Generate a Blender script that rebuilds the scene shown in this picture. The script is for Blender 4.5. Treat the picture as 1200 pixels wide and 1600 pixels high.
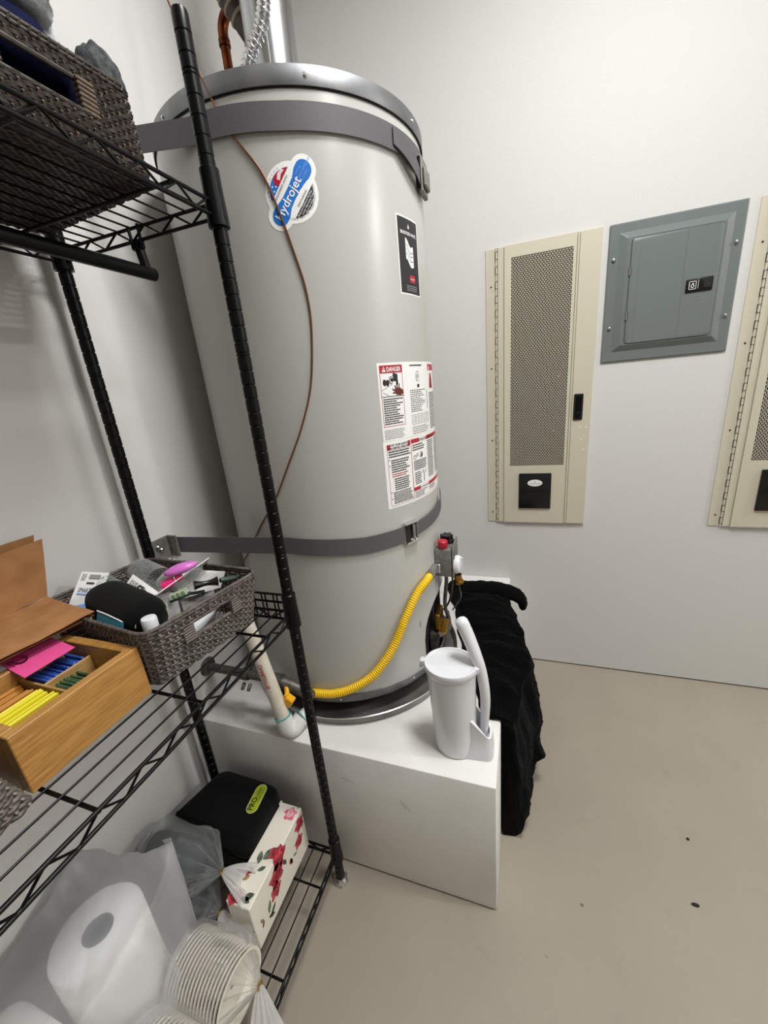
import bpy, bmesh, math, random
from mathutils import Vector, Matrix, noise
random.seed(11)
PI = math.pi
S = bpy.context.scene
COL = S.collection
for o in list(bpy.data.objects): bpy.data.objects.remove(o)

# ------------------------------------------------------------------ camera
CAM = Vector((0.0, -1.8045, 1.3965)); FPX = 614.67
YAW, PITCH, ROLL = -0.353639226, 0.308118475, -0.0957253852
_f = Vector((math.sin(YAW)*math.cos(PITCH), math.cos(YAW)*math.cos(PITCH), -math.sin(PITCH)))
_r = Vector((math.cos(YAW), -math.sin(YAW), 0)); _u = _r.cross(_f)
_c, _s = math.cos(ROLL), math.sin(ROLL)
R_, U_ = _c*_r + _s*_u, -_s*_r + _c*_u
cd = bpy.data.cameras.new('camera'); cam = bpy.data.objects.new('camera', cd); COL.objects.link(cam)
cd.sensor_fit = 'HORIZONTAL'; cd.sensor_width = 36; cd.lens = FPX/1200*36; cd.clip_start = 0.02
cam.matrix_world = Matrix(((R_.x, U_.x, -_f.x, CAM.x), (R_.y, U_.y, -_f.y, CAM.y), (R_.z, U_.z, -_f.z, CAM.z), (0, 0, 0, 1)))
S.camera = cam
def at(px, py, ax, val):
    """point of the photograph's pixel on the plane axis=val"""
    d = R_*((px-600)/FPX) + U_*(-(py-800)/FPX) + _f
    return CAM + d*((val-CAM[ax])/d[ax])

# ------------------------------------------------------------------ world, lamps, exposure
W = bpy.data.worlds.new('world'); S.world = W; W.use_nodes = True
W.node_tree.nodes['Background'].inputs[0].default_value = (0.9, 0.95, 1, 1)
W.node_tree.nodes['Background'].inputs[1].default_value = 0.3
CEIL = 3.0
LAMPS = [(3.3, -0.66, 58.0, 0.14), (0.30, -1.14, 33.0, 0.24), (1.15, -1.75, 15.0, 0.20)]   # x, y, watts, radius of the recessed ceiling lights; the third is added fill
S.view_settings.view_transform = 'Standard'; S.view_settings.look = 'None'
S.view_settings.gamma = 1; S.view_settings.use_curve_mapping = False
S.view_settings.exposure = -0.05

# ------------------------------------------------------------------ materials
def lin(c):
    if isinstance(c, str):
        c = [int(c[i:i+2], 16)/255 for i in (1, 3, 5)]
    return tuple(x/12.92 if x <= .04045 else ((x+.055)/1.055)**2.4 for x in c) + (1,)
def N(nt, t, **kw):
    n = nt.nodes.new(t)
    for k, v in kw.items():
        if hasattr(n, k): setattr(n, k, v)
    return n
def mat(name, col, rough=.5, metal=0, col2=None, nscale=20, stretch=None, bump=0, bscale=200, spec=.5, coat=0, sheen=0, detail=4, emit=0, lo=.35, hi=.65, transl=0):
    m = bpy.data.materials.new(name); m.use_nodes = True; nt = m.node_tree; p = nt.nodes['Principled BSDF']
    p.inputs['Base Color'].default_value = lin(col); p.inputs['Roughness'].default_value = rough
    p.inputs['Metallic'].default_value = metal; p.inputs['Specular IOR Level'].default_value = spec
    p.inputs['Coat Weight'].default_value = coat; p.inputs['Sheen Weight'].default_value = sheen
    tc = N(nt, 'ShaderNodeTexCoord'); src = tc.outputs['Object']
    if stretch:
        mp = N(nt, 'ShaderNodeMapping'); mp.inputs['Scale'].default_value = stretch
        nt.links.new(src, mp.inputs[0]); src = mp.outputs[0]
    if col2:
        n = N(nt, 'ShaderNodeTexNoise'); n.inputs['Scale'].default_value = nscale; n.inputs['Detail'].default_value = detail
        nt.links.new(src, n.inputs['Vector'])
        r = N(nt, 'ShaderNodeValToRGB'); r.color_ramp.elements[0].position = lo; r.color_ramp.elements[1].position = hi
        r.color_ramp.elements[0].color = lin(col); r.color_ramp.elements[1].color = lin(col2)
        nt.links.new(n.outputs[0], r.inputs[0]); nt.links.new(r.outputs[0], p.inputs['Base Color'])
    if bump:
        n2 = N(nt, 'ShaderNodeTexNoise'); n2.inputs['Scale'].default_value = bscale; n2.inputs['Detail'].default_value = 3
        nt.links.new(src, n2.inputs['Vector'])
        b = N(nt, 'ShaderNodeBump'); b.inputs['Strength'].default_value = bump; b.inputs['Distance'].default_value = .002
        nt.links.new(n2.outputs[0], b.inputs['Height']); nt.links.new(b.outputs[0], p.inputs['Normal'])
    if emit:
        p.inputs['Emission Color'].default_value = lin(col); p.inputs['Emission Strength'].default_value = emit
    return m
def film(name, col, alpha, rough=.35, translucent=.5, edge=.45, gloss=.6):
    """thin plastic film: part of the light goes straight through, the rest scatters"""
    m = bpy.data.materials.new(name); m.use_nodes = True; nt = m.node_tree; nt.nodes.clear()
    o = N(nt, 'ShaderNodeOutputMaterial'); t = N(nt, 'ShaderNodeBsdfTransparent'); d = N(nt, 'ShaderNodeBsdfDiffuse')
    tl = N(nt, 'ShaderNodeBsdfTranslucent'); g = N(nt, 'ShaderNodeBsdfGlossy'); g.inputs['Roughness'].default_value = rough
    d.inputs['Color'].default_value = tl.inputs['Color'].default_value = lin(col)
    m1 = N(nt, 'ShaderNodeMixShader'); m1.inputs[0].default_value = translucent
    nt.links.new(d.outputs[0], m1.inputs[1]); nt.links.new(tl.outputs[0], m1.inputs[2])
    lw = N(nt, 'ShaderNodeLayerWeight'); lw.inputs[0].default_value = .35
    ad = N(nt, 'ShaderNodeMath', operation='MULTIPLY_ADD', use_clamp=True); ad.inputs[1].default_value = edge; ad.inputs[2].default_value = alpha
    nt.links.new(lw.outputs['Facing'], ad.inputs[0])
    m2 = N(nt, 'ShaderNodeMixShader'); nt.links.new(ad.outputs[0], m2.inputs[0])
    nt.links.new(t.outputs[0], m2.inputs[1]); nt.links.new(m1.outputs[0], m2.inputs[2])
    fr = N(nt, 'ShaderNodeFresnel'); fr.inputs[0].default_value = 1.4
    gm = N(nt, 'ShaderNodeMath', operation='MULTIPLY'); gm.inputs[1].default_value = gloss; nt.links.new(fr.outputs[0], gm.inputs[0])
    m3 = N(nt, 'ShaderNodeMixShader'); nt.links.new(gm.outputs[0], m3.inputs[0])
    nt.links.new(m2.outputs[0], m3.inputs[1]); nt.links.new(g.outputs[0], m3.inputs[2]); nt.links.new(m3.outputs[0], o.inputs[0])
    return m

M = {}
M['wall'] = mat('wall_paint', '#d8d7d4', .62, bump=.22, bscale=160, spec=.3)
M['ceiling'] = mat('ceiling_paint', '#d8d7d4', .7)
M['plinth'] = mat('plinth_paint', '#e6e5e1', .55, col2='#dcdad5', nscale=6, bump=.2, bscale=220, spec=.35, lo=.45, hi=.75)
def floor_mat():
    m = mat('floor_paint', '#a39a8c', .55, col2='#988e81', nscale=2.2, bump=.3, bscale=240, spec=.3, detail=6, lo=.3, hi=.75)
    nt = m.node_tree; p = nt.nodes['Principled BSDF']
    base = p.inputs['Base Color'].links[0].from_socket
    tc = [n for n in nt.nodes if n.type == 'TEX_COORD'][0]
    n = N(nt, 'ShaderNodeTexNoise'); n.inputs['Scale'].default_value = 9; n.inputs['Detail'].default_value = 9; n.inputs['Roughness'].default_value = .72
    nt.links.new(tc.outputs['Object'], n.inputs['Vector'])
    r = N(nt, 'ShaderNodeValToRGB'); r.color_ramp.elements[0].position = .6; r.color_ramp.elements[1].position = .74
    r.color_ramp.elements[0].color = (0, 0, 0, 1); r.color_ramp.elements[1].color = (.5, .5, .5, 1)
    nt.links.new(n.outputs[0], r.inputs[0])
    mx = N(nt, 'ShaderNodeMix', data_type='RGBA'); nt.links.new(r.outputs[0], mx.inputs[0]); nt.links.new(base, mx.inputs[6])
    mx.inputs[7].default_value = lin('#8d7f75')
    v = N(nt, 'ShaderNodeTexVoronoi'); v.inputs['Scale'].default_value = 6.5; nt.links.new(tc.outputs['Object'], v.inputs['Vector'])
    r2 = N(nt, 'ShaderNodeValToRGB'); r2.color_ramp.elements[0].position = .02; r2.color_ramp.elements[1].position = .035
    r2.color_ramp.elements[0].color = (.75, .75, .75, 1); r2.color_ramp.elements[1].color = (0, 0, 0, 1)
    nt.links.new(v.outputs['Distance'], r2.inputs[0])
    mx2 = N(nt, 'ShaderNodeMix', data_type='RGBA'); nt.links.new(r2.outputs[0], mx2.inputs[0]); nt.links.new(mx.outputs[2], mx2.inputs[6])
    mx2.inputs[7].default_value = lin('#4c4440'); nt.links.new(mx2.outputs[2], p.inputs['Base Color'])
    return m
M['floor'] = floor_mat()
M['tank'] = mat('tank_enamel', '#b9b9b4', .28, bump=.04, bscale=40, spec=.5)
M['galv'] = mat('galvanised_steel', '#8f9092', .48, 1, col2='#77787a', nscale=14, bump=.05, bscale=60)
M['pan'] = mat('pan_steel', '#999792', .42, .55, col2='#6f6d68', nscale=9, detail=6)
M['vent'] = mat('vent_steel', '#c9cacb', .27, 1, col2='#a3a5a7', nscale=10, stretch=(6, 6, .6))
M['chrome'] = mat('bright_steel', '#d8d8d8', .22, 1)
M['iron'] = mat('iron_pipe', '#6b6763', .5, .6, col2='#4d4946', nscale=40)
M['castal'] = mat('cast_aluminium', '#8c8c86', .48, .5, col2='#73736d', nscale=50)
M['brass'] = mat('brass', '#a07a35', .35, 1)
M['copper'] = mat('copper', '#8a4a2c', .32, 1, col2='#5e301c', nscale=30)
M['copper_wire'] = mat('copper_tube_thin', '#7d5540', .4, .8)
M['strap'] = mat('strap_grey', '#5b595c', .55, bump=.1, bscale=300, spec=.35)
M['black_metal'] = mat('black_powder_coat', '#050506', .34, spec=.22)
M['black_plastic'] = mat('black_plastic', '#0b0b0c', .3)
M['black_cloth'] = mat('black_fabric', '#060606', .9, sheen=.05, bump=.4, bscale=500, spec=.15)
M['fleece'] = mat('black_fleece', '#0a0a0a', 1, sheen=.03, bump=1, bscale=190, spec=.0)
M['pipe_wrap'] = mat('dark_pipe_wrap', '#2c1f18', .45, col2='#3c2a20', nscale=20)
M['tan_band'] = mat('tan_band', '#8d7f69', .5)
M['yellow_hose'] = mat('yellow_coating', '#f2c400', .38)
M['yellow_handle'] = mat('yellow_lever', '#e8a90c', .4)
M['pvc'] = mat('pvc_white', '#d9d2c4', .35, col2='#cbbfa8', nscale=18, lo=.5, hi=.8)
M['pvc_clean'] = mat('pvc_fitting', '#dcdcd8', .3)
M['teal_glue'] = mat('teal_primer', '#4fa7a0', .5)
M['white_plastic'] = mat('white_plastic', '#e3e4e8', .25, coat=.2)
M['white'] = mat('white_card', '#e6e5e2', .5)
M['sticker'] = mat('white_sticker', '#f2f2f0', .35)
M['red'] = mat('red_print', '#b3122b', .4)
M['maroon'] = mat('maroon_print', '#5c1a14', .5)
M['ink'] = mat('black_ink', '#17171a', .5)
M['grey_ink'] = mat('grey_ink', '#8b8b8b', .5)
M['blue'] = mat('blue_print', '#1272cc', .4)
M['light_blue'] = mat('pale_blue_print', '#7fa6e6', .4)
M['navy_print'] = mat('navy_print', '#26346f', .4)
M['pink_grey'] = mat('flag_white', '#e5d9dc', .4)
M['beige'] = mat('beige_enamel', '#cfc8b4', .42, bump=.06, bscale=200)
M['interior_shade'] = mat('painted_recess_shade', '#0c0908', .9, col2='#221d1b', nscale=9)  # colour carries the shade inside the wall cabinets
M['panel_grey'] = mat('panel_grey', '#6f7675', .38, bump=.05, bscale=120)
M['dark_line'] = mat('dark_gap', '#1c1b1a', .8)
M['led'] = mat('red_led', '#ff4a50', .4, emit=1.2)
M['wicker_brown'] = mat('wicker_brown', '#241d19', .4, col2='#3e352f', nscale=60, spec=.5)
M['wicker_pale'] = mat('wicker_pale_strand', '#776a5e', .45, col2='#50463e', nscale=60)
M['wicker_grey'] = mat('wicker_grey', '#4a433e', .5, col2='#6a625b', nscale=70, spec=.4)
M['wicker_grey_pale'] = mat('wicker_grey_strand', '#827a72', .5, col2='#625b54', nscale=60)
M['wicker_wrap'] = mat('wicker_wrap', '#6a5a4a', .6, col2='#544639', nscale=60, stretch=(1, 1, 8))
M['wicker_wrap_grey'] = mat('wicker_wrap_grey', '#6e665f', .55, col2='#544d47', nscale=60, stretch=(1, 1, 8))
M['bamboo'] = mat('bamboo', '#b98a4a', .42, col2='#a37338', nscale=22, stretch=(9, .9, 9), detail=5, spec=.4)
M['bamboo_in'] = mat('bamboo_pale', '#c09a62', .5, col2='#a9834d', nscale=22, stretch=(9, .9, 9))
M['kraft'] = mat('kraft_paper', '#a97a50', .75, col2='#9a6c44', nscale=30, bump=.25, bscale=120, spec=.2)
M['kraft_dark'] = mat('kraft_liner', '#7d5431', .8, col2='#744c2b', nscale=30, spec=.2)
M['pink'] = mat('pink_card', '#f0569a', .6)
M['pink_dark'] = mat('pink_card_ink', '#a3285f', .6)
M['magenta'] = mat('magenta_plastic', '#e31c74', .3)
M['orchid'] = mat('orchid_plastic', '#d06fc4', .35)
M['teal'] = mat('teal_card', '#0f5a6b', .5)
M['tea_yellow'] = mat('yellow_packet', '#e8dc1e', .5)
M['tea_yellow2'] = mat('yellow_packet_edge', '#b8a410', .5)
M['tea_orange'] = mat('orange_packet', '#b97a1c', .5)
M['tea_blue'] = mat('blue_packet', '#24489c', .45, col2='#3a66c4', nscale=60)
M['tea_green'] = mat('green_packet', '#234427', .5, col2='#4f6d4a', nscale=60)
M['green'] = mat('green_bristle', '#8fc06a', .5)
M['dark_green'] = mat('dark_green_plastic', '#2d4034', .35)
M['grey_cloth'] = mat('grey_cloth', '#6f7174', .9, col2='#a3a5a6', nscale=7, bump=.4, bscale=300, sheen=.2, spec=.1)
M['sock'] = mat('sock_knit', '#3b3c3e', .9, col2='#57595b', nscale=120, bump=.5, bscale=300, spec=.1)
M['pale_cloth'] = mat('pale_grey_cloth', '#b9babb', .9, bump=.3, bscale=300, spec=.1)
M['navy_cloth'] = mat('navy_cloth', '#0b1030', .9, bump=.3, bscale=300, spec=.1)
M['lime'] = mat('lime_logo', '#aab414', .5, col2='#93a512', nscale=80)
M['logo_rim'] = mat('logo_rim', '#c9cba0', .5)
M['cream'] = mat('cream_box_paper', '#e9e4d6', .5)
M['rose'] = mat('rose_print', '#a3202f', .5, col2='#d25465', nscale=55, detail=5)
M['rose_pink'] = mat('rose_pink_print', '#d4476c', .5, col2='#ee95a8', nscale=90)
M['leaf'] = mat('leaf_print', '#38443a', .5, col2='#76806c', nscale=60)
M['leaf_tan'] = mat('leaf_tan_print', '#9c8358', .5)
M['paper_roll'] = mat('paper_towel', '#f0f0ee', .9)
M['charcoal'] = mat('charcoal_paper', '#33373a', .8)
M['dark_hole'] = mat('roll_core', '#8d8f9b', .9)
M['bowl_white'] = mat('white_plate', '#e4ded2', .5)
M['gold'] = mat('gold_tie', '#c9a94a', .3, 1)
M['film_white'] = film('white_bag_film', '#fbfbfd', .34, translucent=.5, edge=.35)
M['film_sheer'] = film('sheer_bag_film', '#c4c8c9', .17, translucent=.4, edge=.25, gloss=.25)
M['film_pale'] = film('clear_bag_film', '#f2f1ee', .17, translucent=.5, gloss=.3, edge=.35)
M['film_flare'] = film('gathered_bag_film', '#f4f4f3', .5, translucent=.5, gloss=.3)
M['clear'] = film('clear_plastic', '#e9eeee', .08, rough=.08, translucent=.3)
M['flame_lens'] = mat('lamp_diffuser', '#ffffff', .5, emit=6)

# ------------------------------------------------------------------ geometry helpers
class MB:
    def __init__(s): s.v = []; s.f = []; s.mi = []; s.cur = 0
    def add(s, v, f):
        n = len(s.v); s.v += [Vector(x) for x in v]; s.f += [tuple(i+n for i in q) for q in f]; s.mi += [s.cur]*len(f); return s
    def box(s, a, b, mtx=None):
        (x0, y0, z0), (x1, y1, z1) = a, b
        v = [Vector(p) for p in ((x0,y0,z0),(x1,y0,z0),(x1,y1,z0),(x0,y1,z0),(x0,y0,z1),(x1,y0,z1),(x1,y1,z1),(x0,y1,z1))]
        if mtx: v = [mtx @ p for p in v]
        return s.add(v, [(0,3,2,1),(4,5,6,7),(0,1,5,4),(1,2,6,5),(2,3,7,6),(3,0,4,7)])
    def rbox(s, a, b, r=.004, seg=2, mtx=None):
        bm = bmesh.new(); bmesh.ops.create_cube(bm, size=1)
        for v in bm.verts:
            v.co = Vector([(a[i]+b[i])/2 + v.co[i]*(b[i]-a[i]) for i in range(3)])
        bmesh.ops.bevel(bm, geom=bm.edges[:], offset=r, segments=seg, profile=.5, affect='EDGES')
        bm.verts.index_update()
        v = [(mtx @ x.co) if mtx else x.co.copy() for x in bm.verts]; f = [[q.index for q in x.verts] for x in bm.faces]
        bm.free(); return s.add(v, f)
    def tube(s, pts, r, n=10, cap=True, closed=False):
        pts = [Vector(p) for p in pts]; k = len(pts)
        rr = r if isinstance(r, (list, tuple)) else [r]*k
        tang = []
        for i in range(k):
            a = pts[(i-1) % k] if (closed or i > 0) else pts[i]; b = pts[(i+1) % k] if (closed or i < k-1) else pts[i]
            t = (b-a); tang.append(t.normalized() if t.length > 1e-9 else Vector((0, 0, 1)))
        t0 = tang[0]; up = Vector((0, 0, 1)) if abs(t0.z) < .9 else Vector((1, 0, 0))
        nrm = (up - t0*up.dot(t0)).normalized(); V = []
        for i in range(k):
            nrm = (nrm - tang[i]*nrm.dot(tang[i]))
            nrm = nrm.normalized() if nrm.length > 1e-6 else tang[i].orthogonal().normalized()
            bi = tang[i].cross(nrm)
            for j in range(n):
                a = 2*PI*j/n; V.append(pts[i] + (nrm*math.cos(a) + bi*math.sin(a))*rr[i])
        F = []
        for i in range(k if closed else k-1):
            i2 = (i+1) % k
            for j in range(n):
                j2 = (j+1) % n; F.append((i*n+j, i*n+j2, i2*n+j2, i2*n+j))
        if cap and not closed:
            F.append(tuple(range(n))[::-1]); F.append(tuple((k-1)*n+j for j in range(n)))
        return s.add(V, F)
    def lathe(s, prof, c, n=32, ax=None, cap0=False, cap1=False, sx=1, sy=1):
        """prof: (radius, height) pairs about axis ax through c"""
        az = Vector(ax or (0, 0, 1)).normalized()
        u = Vector((1, 0, 0)) if abs(az.x) < .9 else Vector((0, 1, 0)); u = (u-az*u.dot(az)).normalized(); w = az.cross(u); c = Vector(c)
        V = []; F = []
        for (r, h) in prof:
            for j in range(n):
                a = 2*PI*j/n; V.append(c + az*h + u*(r*sx*math.cos(a)) + w*(r*sy*math.sin(a)))
        for i in range(len(prof)-1):
            for j in range(n):
                j2 = (j+1) % n; F.append((i*n+j, i*n+j2, (i+1)*n+j2, (i+1)*n+j))
        if cap0: F.append(tuple(range(n))[::-1])
        if cap1: F.append(tuple((len(prof)-1)*n+j for j in range(n)))
        return s.add(V, F)
    def loft(s, rings, cap0=True, cap1=True, closed=True):
        n = len(rings[0]); V = [p for r in rings for p in r]; F = []
        for i in range(len(rings)-1):
            for j in range(n if closed else n-1):
                j2 = (j+1) % n; F.append((i*n+j, i*n+j2, (i+1)*n+j2, (i+1)*n+j))
        if cap0: F.append(tuple(range(n))[::-1])
        if cap1: F.append(tuple((len(rings)-1)*n+j for j in range(n)))
        return s.add(V, F)
    def sheet(s, rows, th=0):
        """open grid of points; th gives it a back face"""
        n = len(rows[0]); m = len(rows); V = [Vector(p) for r in rows for p in r]
        F = [(i*n+j, i*n+j+1, (i+1)*n+j+1, (i+1)*n+j) for i in range(m-1) for j in range(n-1)]
        if not th: return s.add(V, F)
        nr = [Vector((0, 0, 0)) for _ in V]
        for q in F:
            fn = (V[q[1]]-V[q[0]]).cross(V[q[2]]-V[q[0]])
            for i in q: nr[i] += fn
        B = [V[i]-nr[i].normalized()*th for i in range(len(V))]; o = len(V)
        F2 = F + [tuple(i+o for i in q)[::-1] for q in F]
        bd = [j for j in range(n)] + [i*n+n-1 for i in range(1, m)] + [(m-1)*n+j for j in range(n-2, -1, -1)] + [i*n for i in range(m-2, 0, -1)]
        for a, b in zip(bd, bd[1:]+bd[:1]): F2.append((b, a, a+o, b+o))
        return s.add(V+B, F2)
    def build(s, name, m, parent=None, smooth=35, kind=None, label=None):
        me = bpy.data.meshes.new(name); off = Vector((0, 0, 0))
        if parent is None and s.v:
            xs = [p.x for p in s.v]; ys = [p.y for p in s.v]; zs = [p.z for p in s.v]
            off = Vector(((min(xs)+max(xs))/2, (min(ys)+max(ys))/2, min(zs)))
        me.from_pydata([p-off for p in s.v], [], s.f); me.validate(); me.update()
        for mm in (m if isinstance(m, list) else [m]): me.materials.append(M[mm] if isinstance(mm, str) else mm)
        if isinstance(m, list) and len(me.polygons) == len(s.mi): me.polygons.foreach_set('material_index', s.mi)
        if smooth:
            me.polygons.foreach_set('use_smooth', [True]*len(me.polygons)); me.set_sharp_from_angle(angle=math.radians(smooth))
        o = bpy.data.objects.new(name, me); COL.objects.link(o); o.location = off
        if parent is not None:
            o.parent = parent
            if parent.parent is None: o.matrix_parent_inverse = Matrix.Translation(-parent.location)
        if kind: o['kind'] = kind
        if label: o['label'] = label
        return o
def thing(name, loc, label, cat, group=None):
    o = bpy.data.objects.new(name, None); COL.objects.link(o); o.location = loc; o.empty_display_size = .05
    return tag(o, label, cat, group)
def tag(o, label, cat, group=None):
    o['label'] = label; o['category'] = cat
    if group: o['group'] = group
    return o
def copy_tree(o, parent=None, delta=None):
    c = o.copy(); COL.objects.link(c)
    if parent: c.parent = parent
    if delta is not None: c.location = o.location + Vector(delta)
    for ch in list(o.children): copy_tree(ch, c)
    return c
def rpoly(cs, rc, seg=5):
    out = []; n = len(cs)
    for i in range(n):
        p = Vector(cs[i]).to_2d(); a = Vector(cs[i-1]).to_2d(); b = Vector(cs[(i+1) % n]).to_2d()
        r = rc[i] if isinstance(rc, (list, tuple)) else rc
        A = p+(a-p).normalized()*r; B = p+(b-p).normalized()*r
        for k in range(seg+1):
            t = k/seg; out.append(A*(1-t)**2 + p*2*t*(1-t) + B*t*t)
    return out
def shrink(poly, d):
    c = sum(poly, Vector((0, 0)))/len(poly); out = []
    n = len(poly)
    for i in range(n):
        t = poly[(i+1) % n]-poly[i-1]; nn = Vector((t.y, -t.x))
        nn = nn.normalized() if nn.length > 1e-9 else (poly[i]-c).normalized()
        out.append(poly[i]-nn*d)
    return out
def P3(poly, z): return [Vector((p.x, p.y, z)) for p in poly]
def spline(pts, n=8):
    pts = [Vector(p) for p in pts]; out = []
    for i in range(len(pts)-1):
        p0 = pts[max(i-1, 0)]; p1 = pts[i]; p2 = pts[i+1]; p3 = pts[min(i+2, len(pts)-1)]
        for k in range(n):
            t = k/n
            out.append(.5*((2*p1)+(p2-p0)*t+(2*p0-5*p1+4*p2-p3)*t*t+(3*p1-p0-3*p2+p3)*t**3))
    return out+[pts[-1]]
def nz(x, y=0, z=0): return noise.noise(Vector((x, y, z)))
_tc = {}
def text2d(s, size=1.0, bold=0):
    k = (s, bold)
    if k not in _tc:
        cu = bpy.data.curves.new('t', 'FONT'); cu.body = s; cu.size = 1; cu.resolution_u = 2; cu.offset = bold
        ob = bpy.data.objects.new('t', cu); COL.objects.link(ob); bpy.context.view_layer.update()
        me = bpy.data.meshes.new_from_object(ob.evaluated_get(bpy.context.evaluated_depsgraph_get()))
        v = [(p.co.x, p.co.y) for p in me.vertices]; f = [tuple(q.vertices) for q in me.polygons]
        bpy.data.objects.remove(ob); bpy.data.curves.remove(cu); bpy.data.meshes.remove(me); _tc[k] = (v, f)
    v, f = _tc[k]
    return [(x*size, y*size) for x, y in v], f
class Print:
    """flat print, mapped onto a surface by fn(u, v, h)"""
    def __init__(s, fn): s.fn = fn; s.m = {}
    def mb(s, c): return s.m.setdefault(c, MB())
    def rect(s, c, u0, v0, u1, v1, h=.0004, step=.012):
        nu = max(1, int(abs(u1-u0)/step+.5)); rows = [[s.fn(u0+(u1-u0)*i/nu, v, h) for i in range(nu+1)] for v in (v0, v1)]
        s.mb(c).sheet(rows); return s
    def frame(s, c, u0, v0, u1, v1, w=.0008, h=.0004):
        for a in ((u0, v0, u1, v0+w), (u0, v1-w, u1, v1), (u0, v0, u0+w, v1), (u1-w, v0, u1, v1)): s.rect(c, *a, h=h)
        return s
    def poly(s, c, pts, h=.0004):
        """convex or star-shaped outline"""
        cu = sum(p[0] for p in pts)/len(pts); cv = sum(p[1] for p in pts)/len(pts); n = len(pts)
        rings = [[s.fn(cu+(p[0]-cu)*k, cv+(p[1]-cv)*k, h) for p in pts] for k in (.34, .67, 1)]
        V = [s.fn(cu, cv, h)]+[q for r in rings for q in r]
        F = [(0, 1+j, 1+(j+1) % n) for j in range(n)]
        for r in range(2): F += [(1+r*n+j, 1+(r+1)*n+j, 1+(r+1)*n+(j+1) % n, 1+r*n+(j+1) % n) for j in range(n)]
        s.mb(c).add(V, F); return s
    def disc(s, c, u, v, ru, rv=None, h=.0004, n=28):
        rv = rv or ru; return s.poly(c, [(u+ru*math.cos(2*PI*i/n), v+rv*math.sin(2*PI*i/n)) for i in range(n)], h)
    def ring(s, c, u, v, ru, rv, w, h=.0005, n=28):
        a = [s.fn(u+ru*math.cos(2*PI*i/n), v+rv*math.sin(2*PI*i/n), h) for i in range(n+1)]
        b = [s.fn(u+(ru-w)*math.cos(2*PI*i/n), v+(rv-w)*math.sin(2*PI*i/n), h) for i in range(n+1)]
        s.mb(c).sheet([a, b]); return s
    def text(s, c, t, u, v, size, ang=0, align='l', h=.0006, bold=0, sx=1):
        vs, f = text2d(t, size, bold); w = max((x for x, y in vs), default=0); off = {'l': 0, 'c': -w/2, 'r': -w}[align]
        ca, sa = math.cos(ang), math.sin(ang)
        s.mb(c).add([s.fn(u+((x+off)*sx*ca-y*sa), v+((x+off)*sx*sa+y*ca), h) for x, y in vs], f); return s
    def lines(s, c, u0, v0, u1, v1, n, h=.0005, fill=.45, rag=.25, gap=.001, wl=(.003, .009)):
        """rows of print too small to read"""
        dv = (v1-v0)/n
        for i in range(n):
            v = v1-dv*(i+.7); e = u1-(u1-u0)*random.random()*rag; u = u0
            while u < e-.001:
                w = min(random.uniform(*wl), e-u); s.rect(c, u, v, u+w, v+dv*fill, h); u += w+gap
        return s
    def build(s, parent, names):
        for c, b in s.m.items(): b.build(names.get(c, c+'_print'), c, parent, smooth=0, kind='stuff')

# ------------------------------------------------------------------ the room
WX = -.935; RX = 4.0; FY = -5.2
def struct(name, mb, m, parent=None):
    o = mb.build(name, m, parent, smooth=0); o['kind'] = 'structure'; return o
struct('floor', MB().box((WX-.1, FY-.1, -.1), (RX+.1, .1, 0)), 'floor')
struct('wall_left', MB().box((WX-.1, FY-.1, 0), (WX, .1, CEIL)), 'wall')
struct('wall_back', MB().box((WX, 0, .007), (RX, .1, CEIL)), 'wall')
struct('wall_right', MB().box((RX, FY-.1, 0), (RX+.1, .1, CEIL)), 'wall')
struct('wall_front', MB().box((WX, FY-.1, 0), (RX, FY, CEIL)), 'wall')
struct('ceiling', MB().box((WX-.1, FY-.1, CEIL), (RX+.1, .1, CEIL+.1)), 'ceiling')
for i, (x, y, w, r) in enumerate(LAMPS):
    t = thing('ceiling_light', (x, y, CEIL), ['round recessed ceiling light at the far right of the room', 'round recessed ceiling light near the panel wall', 'added round fill light to the right of the camera, brightening the bottom shelf'][i], 'light', 'recessed ceiling lights')
    MB().lathe([(r+.03, -.001), (r+.03, -.006), (r+.022, -.01), (r, -.006), (r, -.002)], (x, y, CEIL), 40).build('trim_ring', 'ceiling', t)
    MB().lathe([(r, -.003), (r, -.004)], (x, y, CEIL), 40, cap0=True).build('diffuser', 'flame_lens', t)
    l = bpy.data.lights.new('lamp', 'AREA'); l.shape = 'DISK'; l.size = 2*r; l.energy = w; l.color = (1, 1, .985)
    lo = bpy.data.objects.new('lamp', l); COL.objects.link(lo); lo.parent = t; lo.location = (0, 0, -.012)

# ------------------------------------------------------------------ plinth
PX = -.047; PY = -1.087; PZ = .457
b = MB(); b.rbox((WX+.0005, PY, .003), (PX, -.0005, PZ), .005, 2)
tag(b.build('plinth', 'plinth'), 'white painted box plinth carrying the grey water heater', 'platform')
# scuffs on the plinth's front, thin marks of grime
b = MB()
for (x0, z0, x1, z1) in ((-.30, .335, -.285, .30), (-.29, .325, -.272, .30), (-.47, .36, -.43, .352)):
    b.tube([(x0, PY-.0001, z0), ((x0+x1)/2, PY-.0003, (z0+z1)/2+.002), (x1, PY-.0001, z1)], .0009, 4)
b.build('scuff_mark', 'grey_ink', bpy.data.objects['plinth'], kind='stuff')

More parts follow.
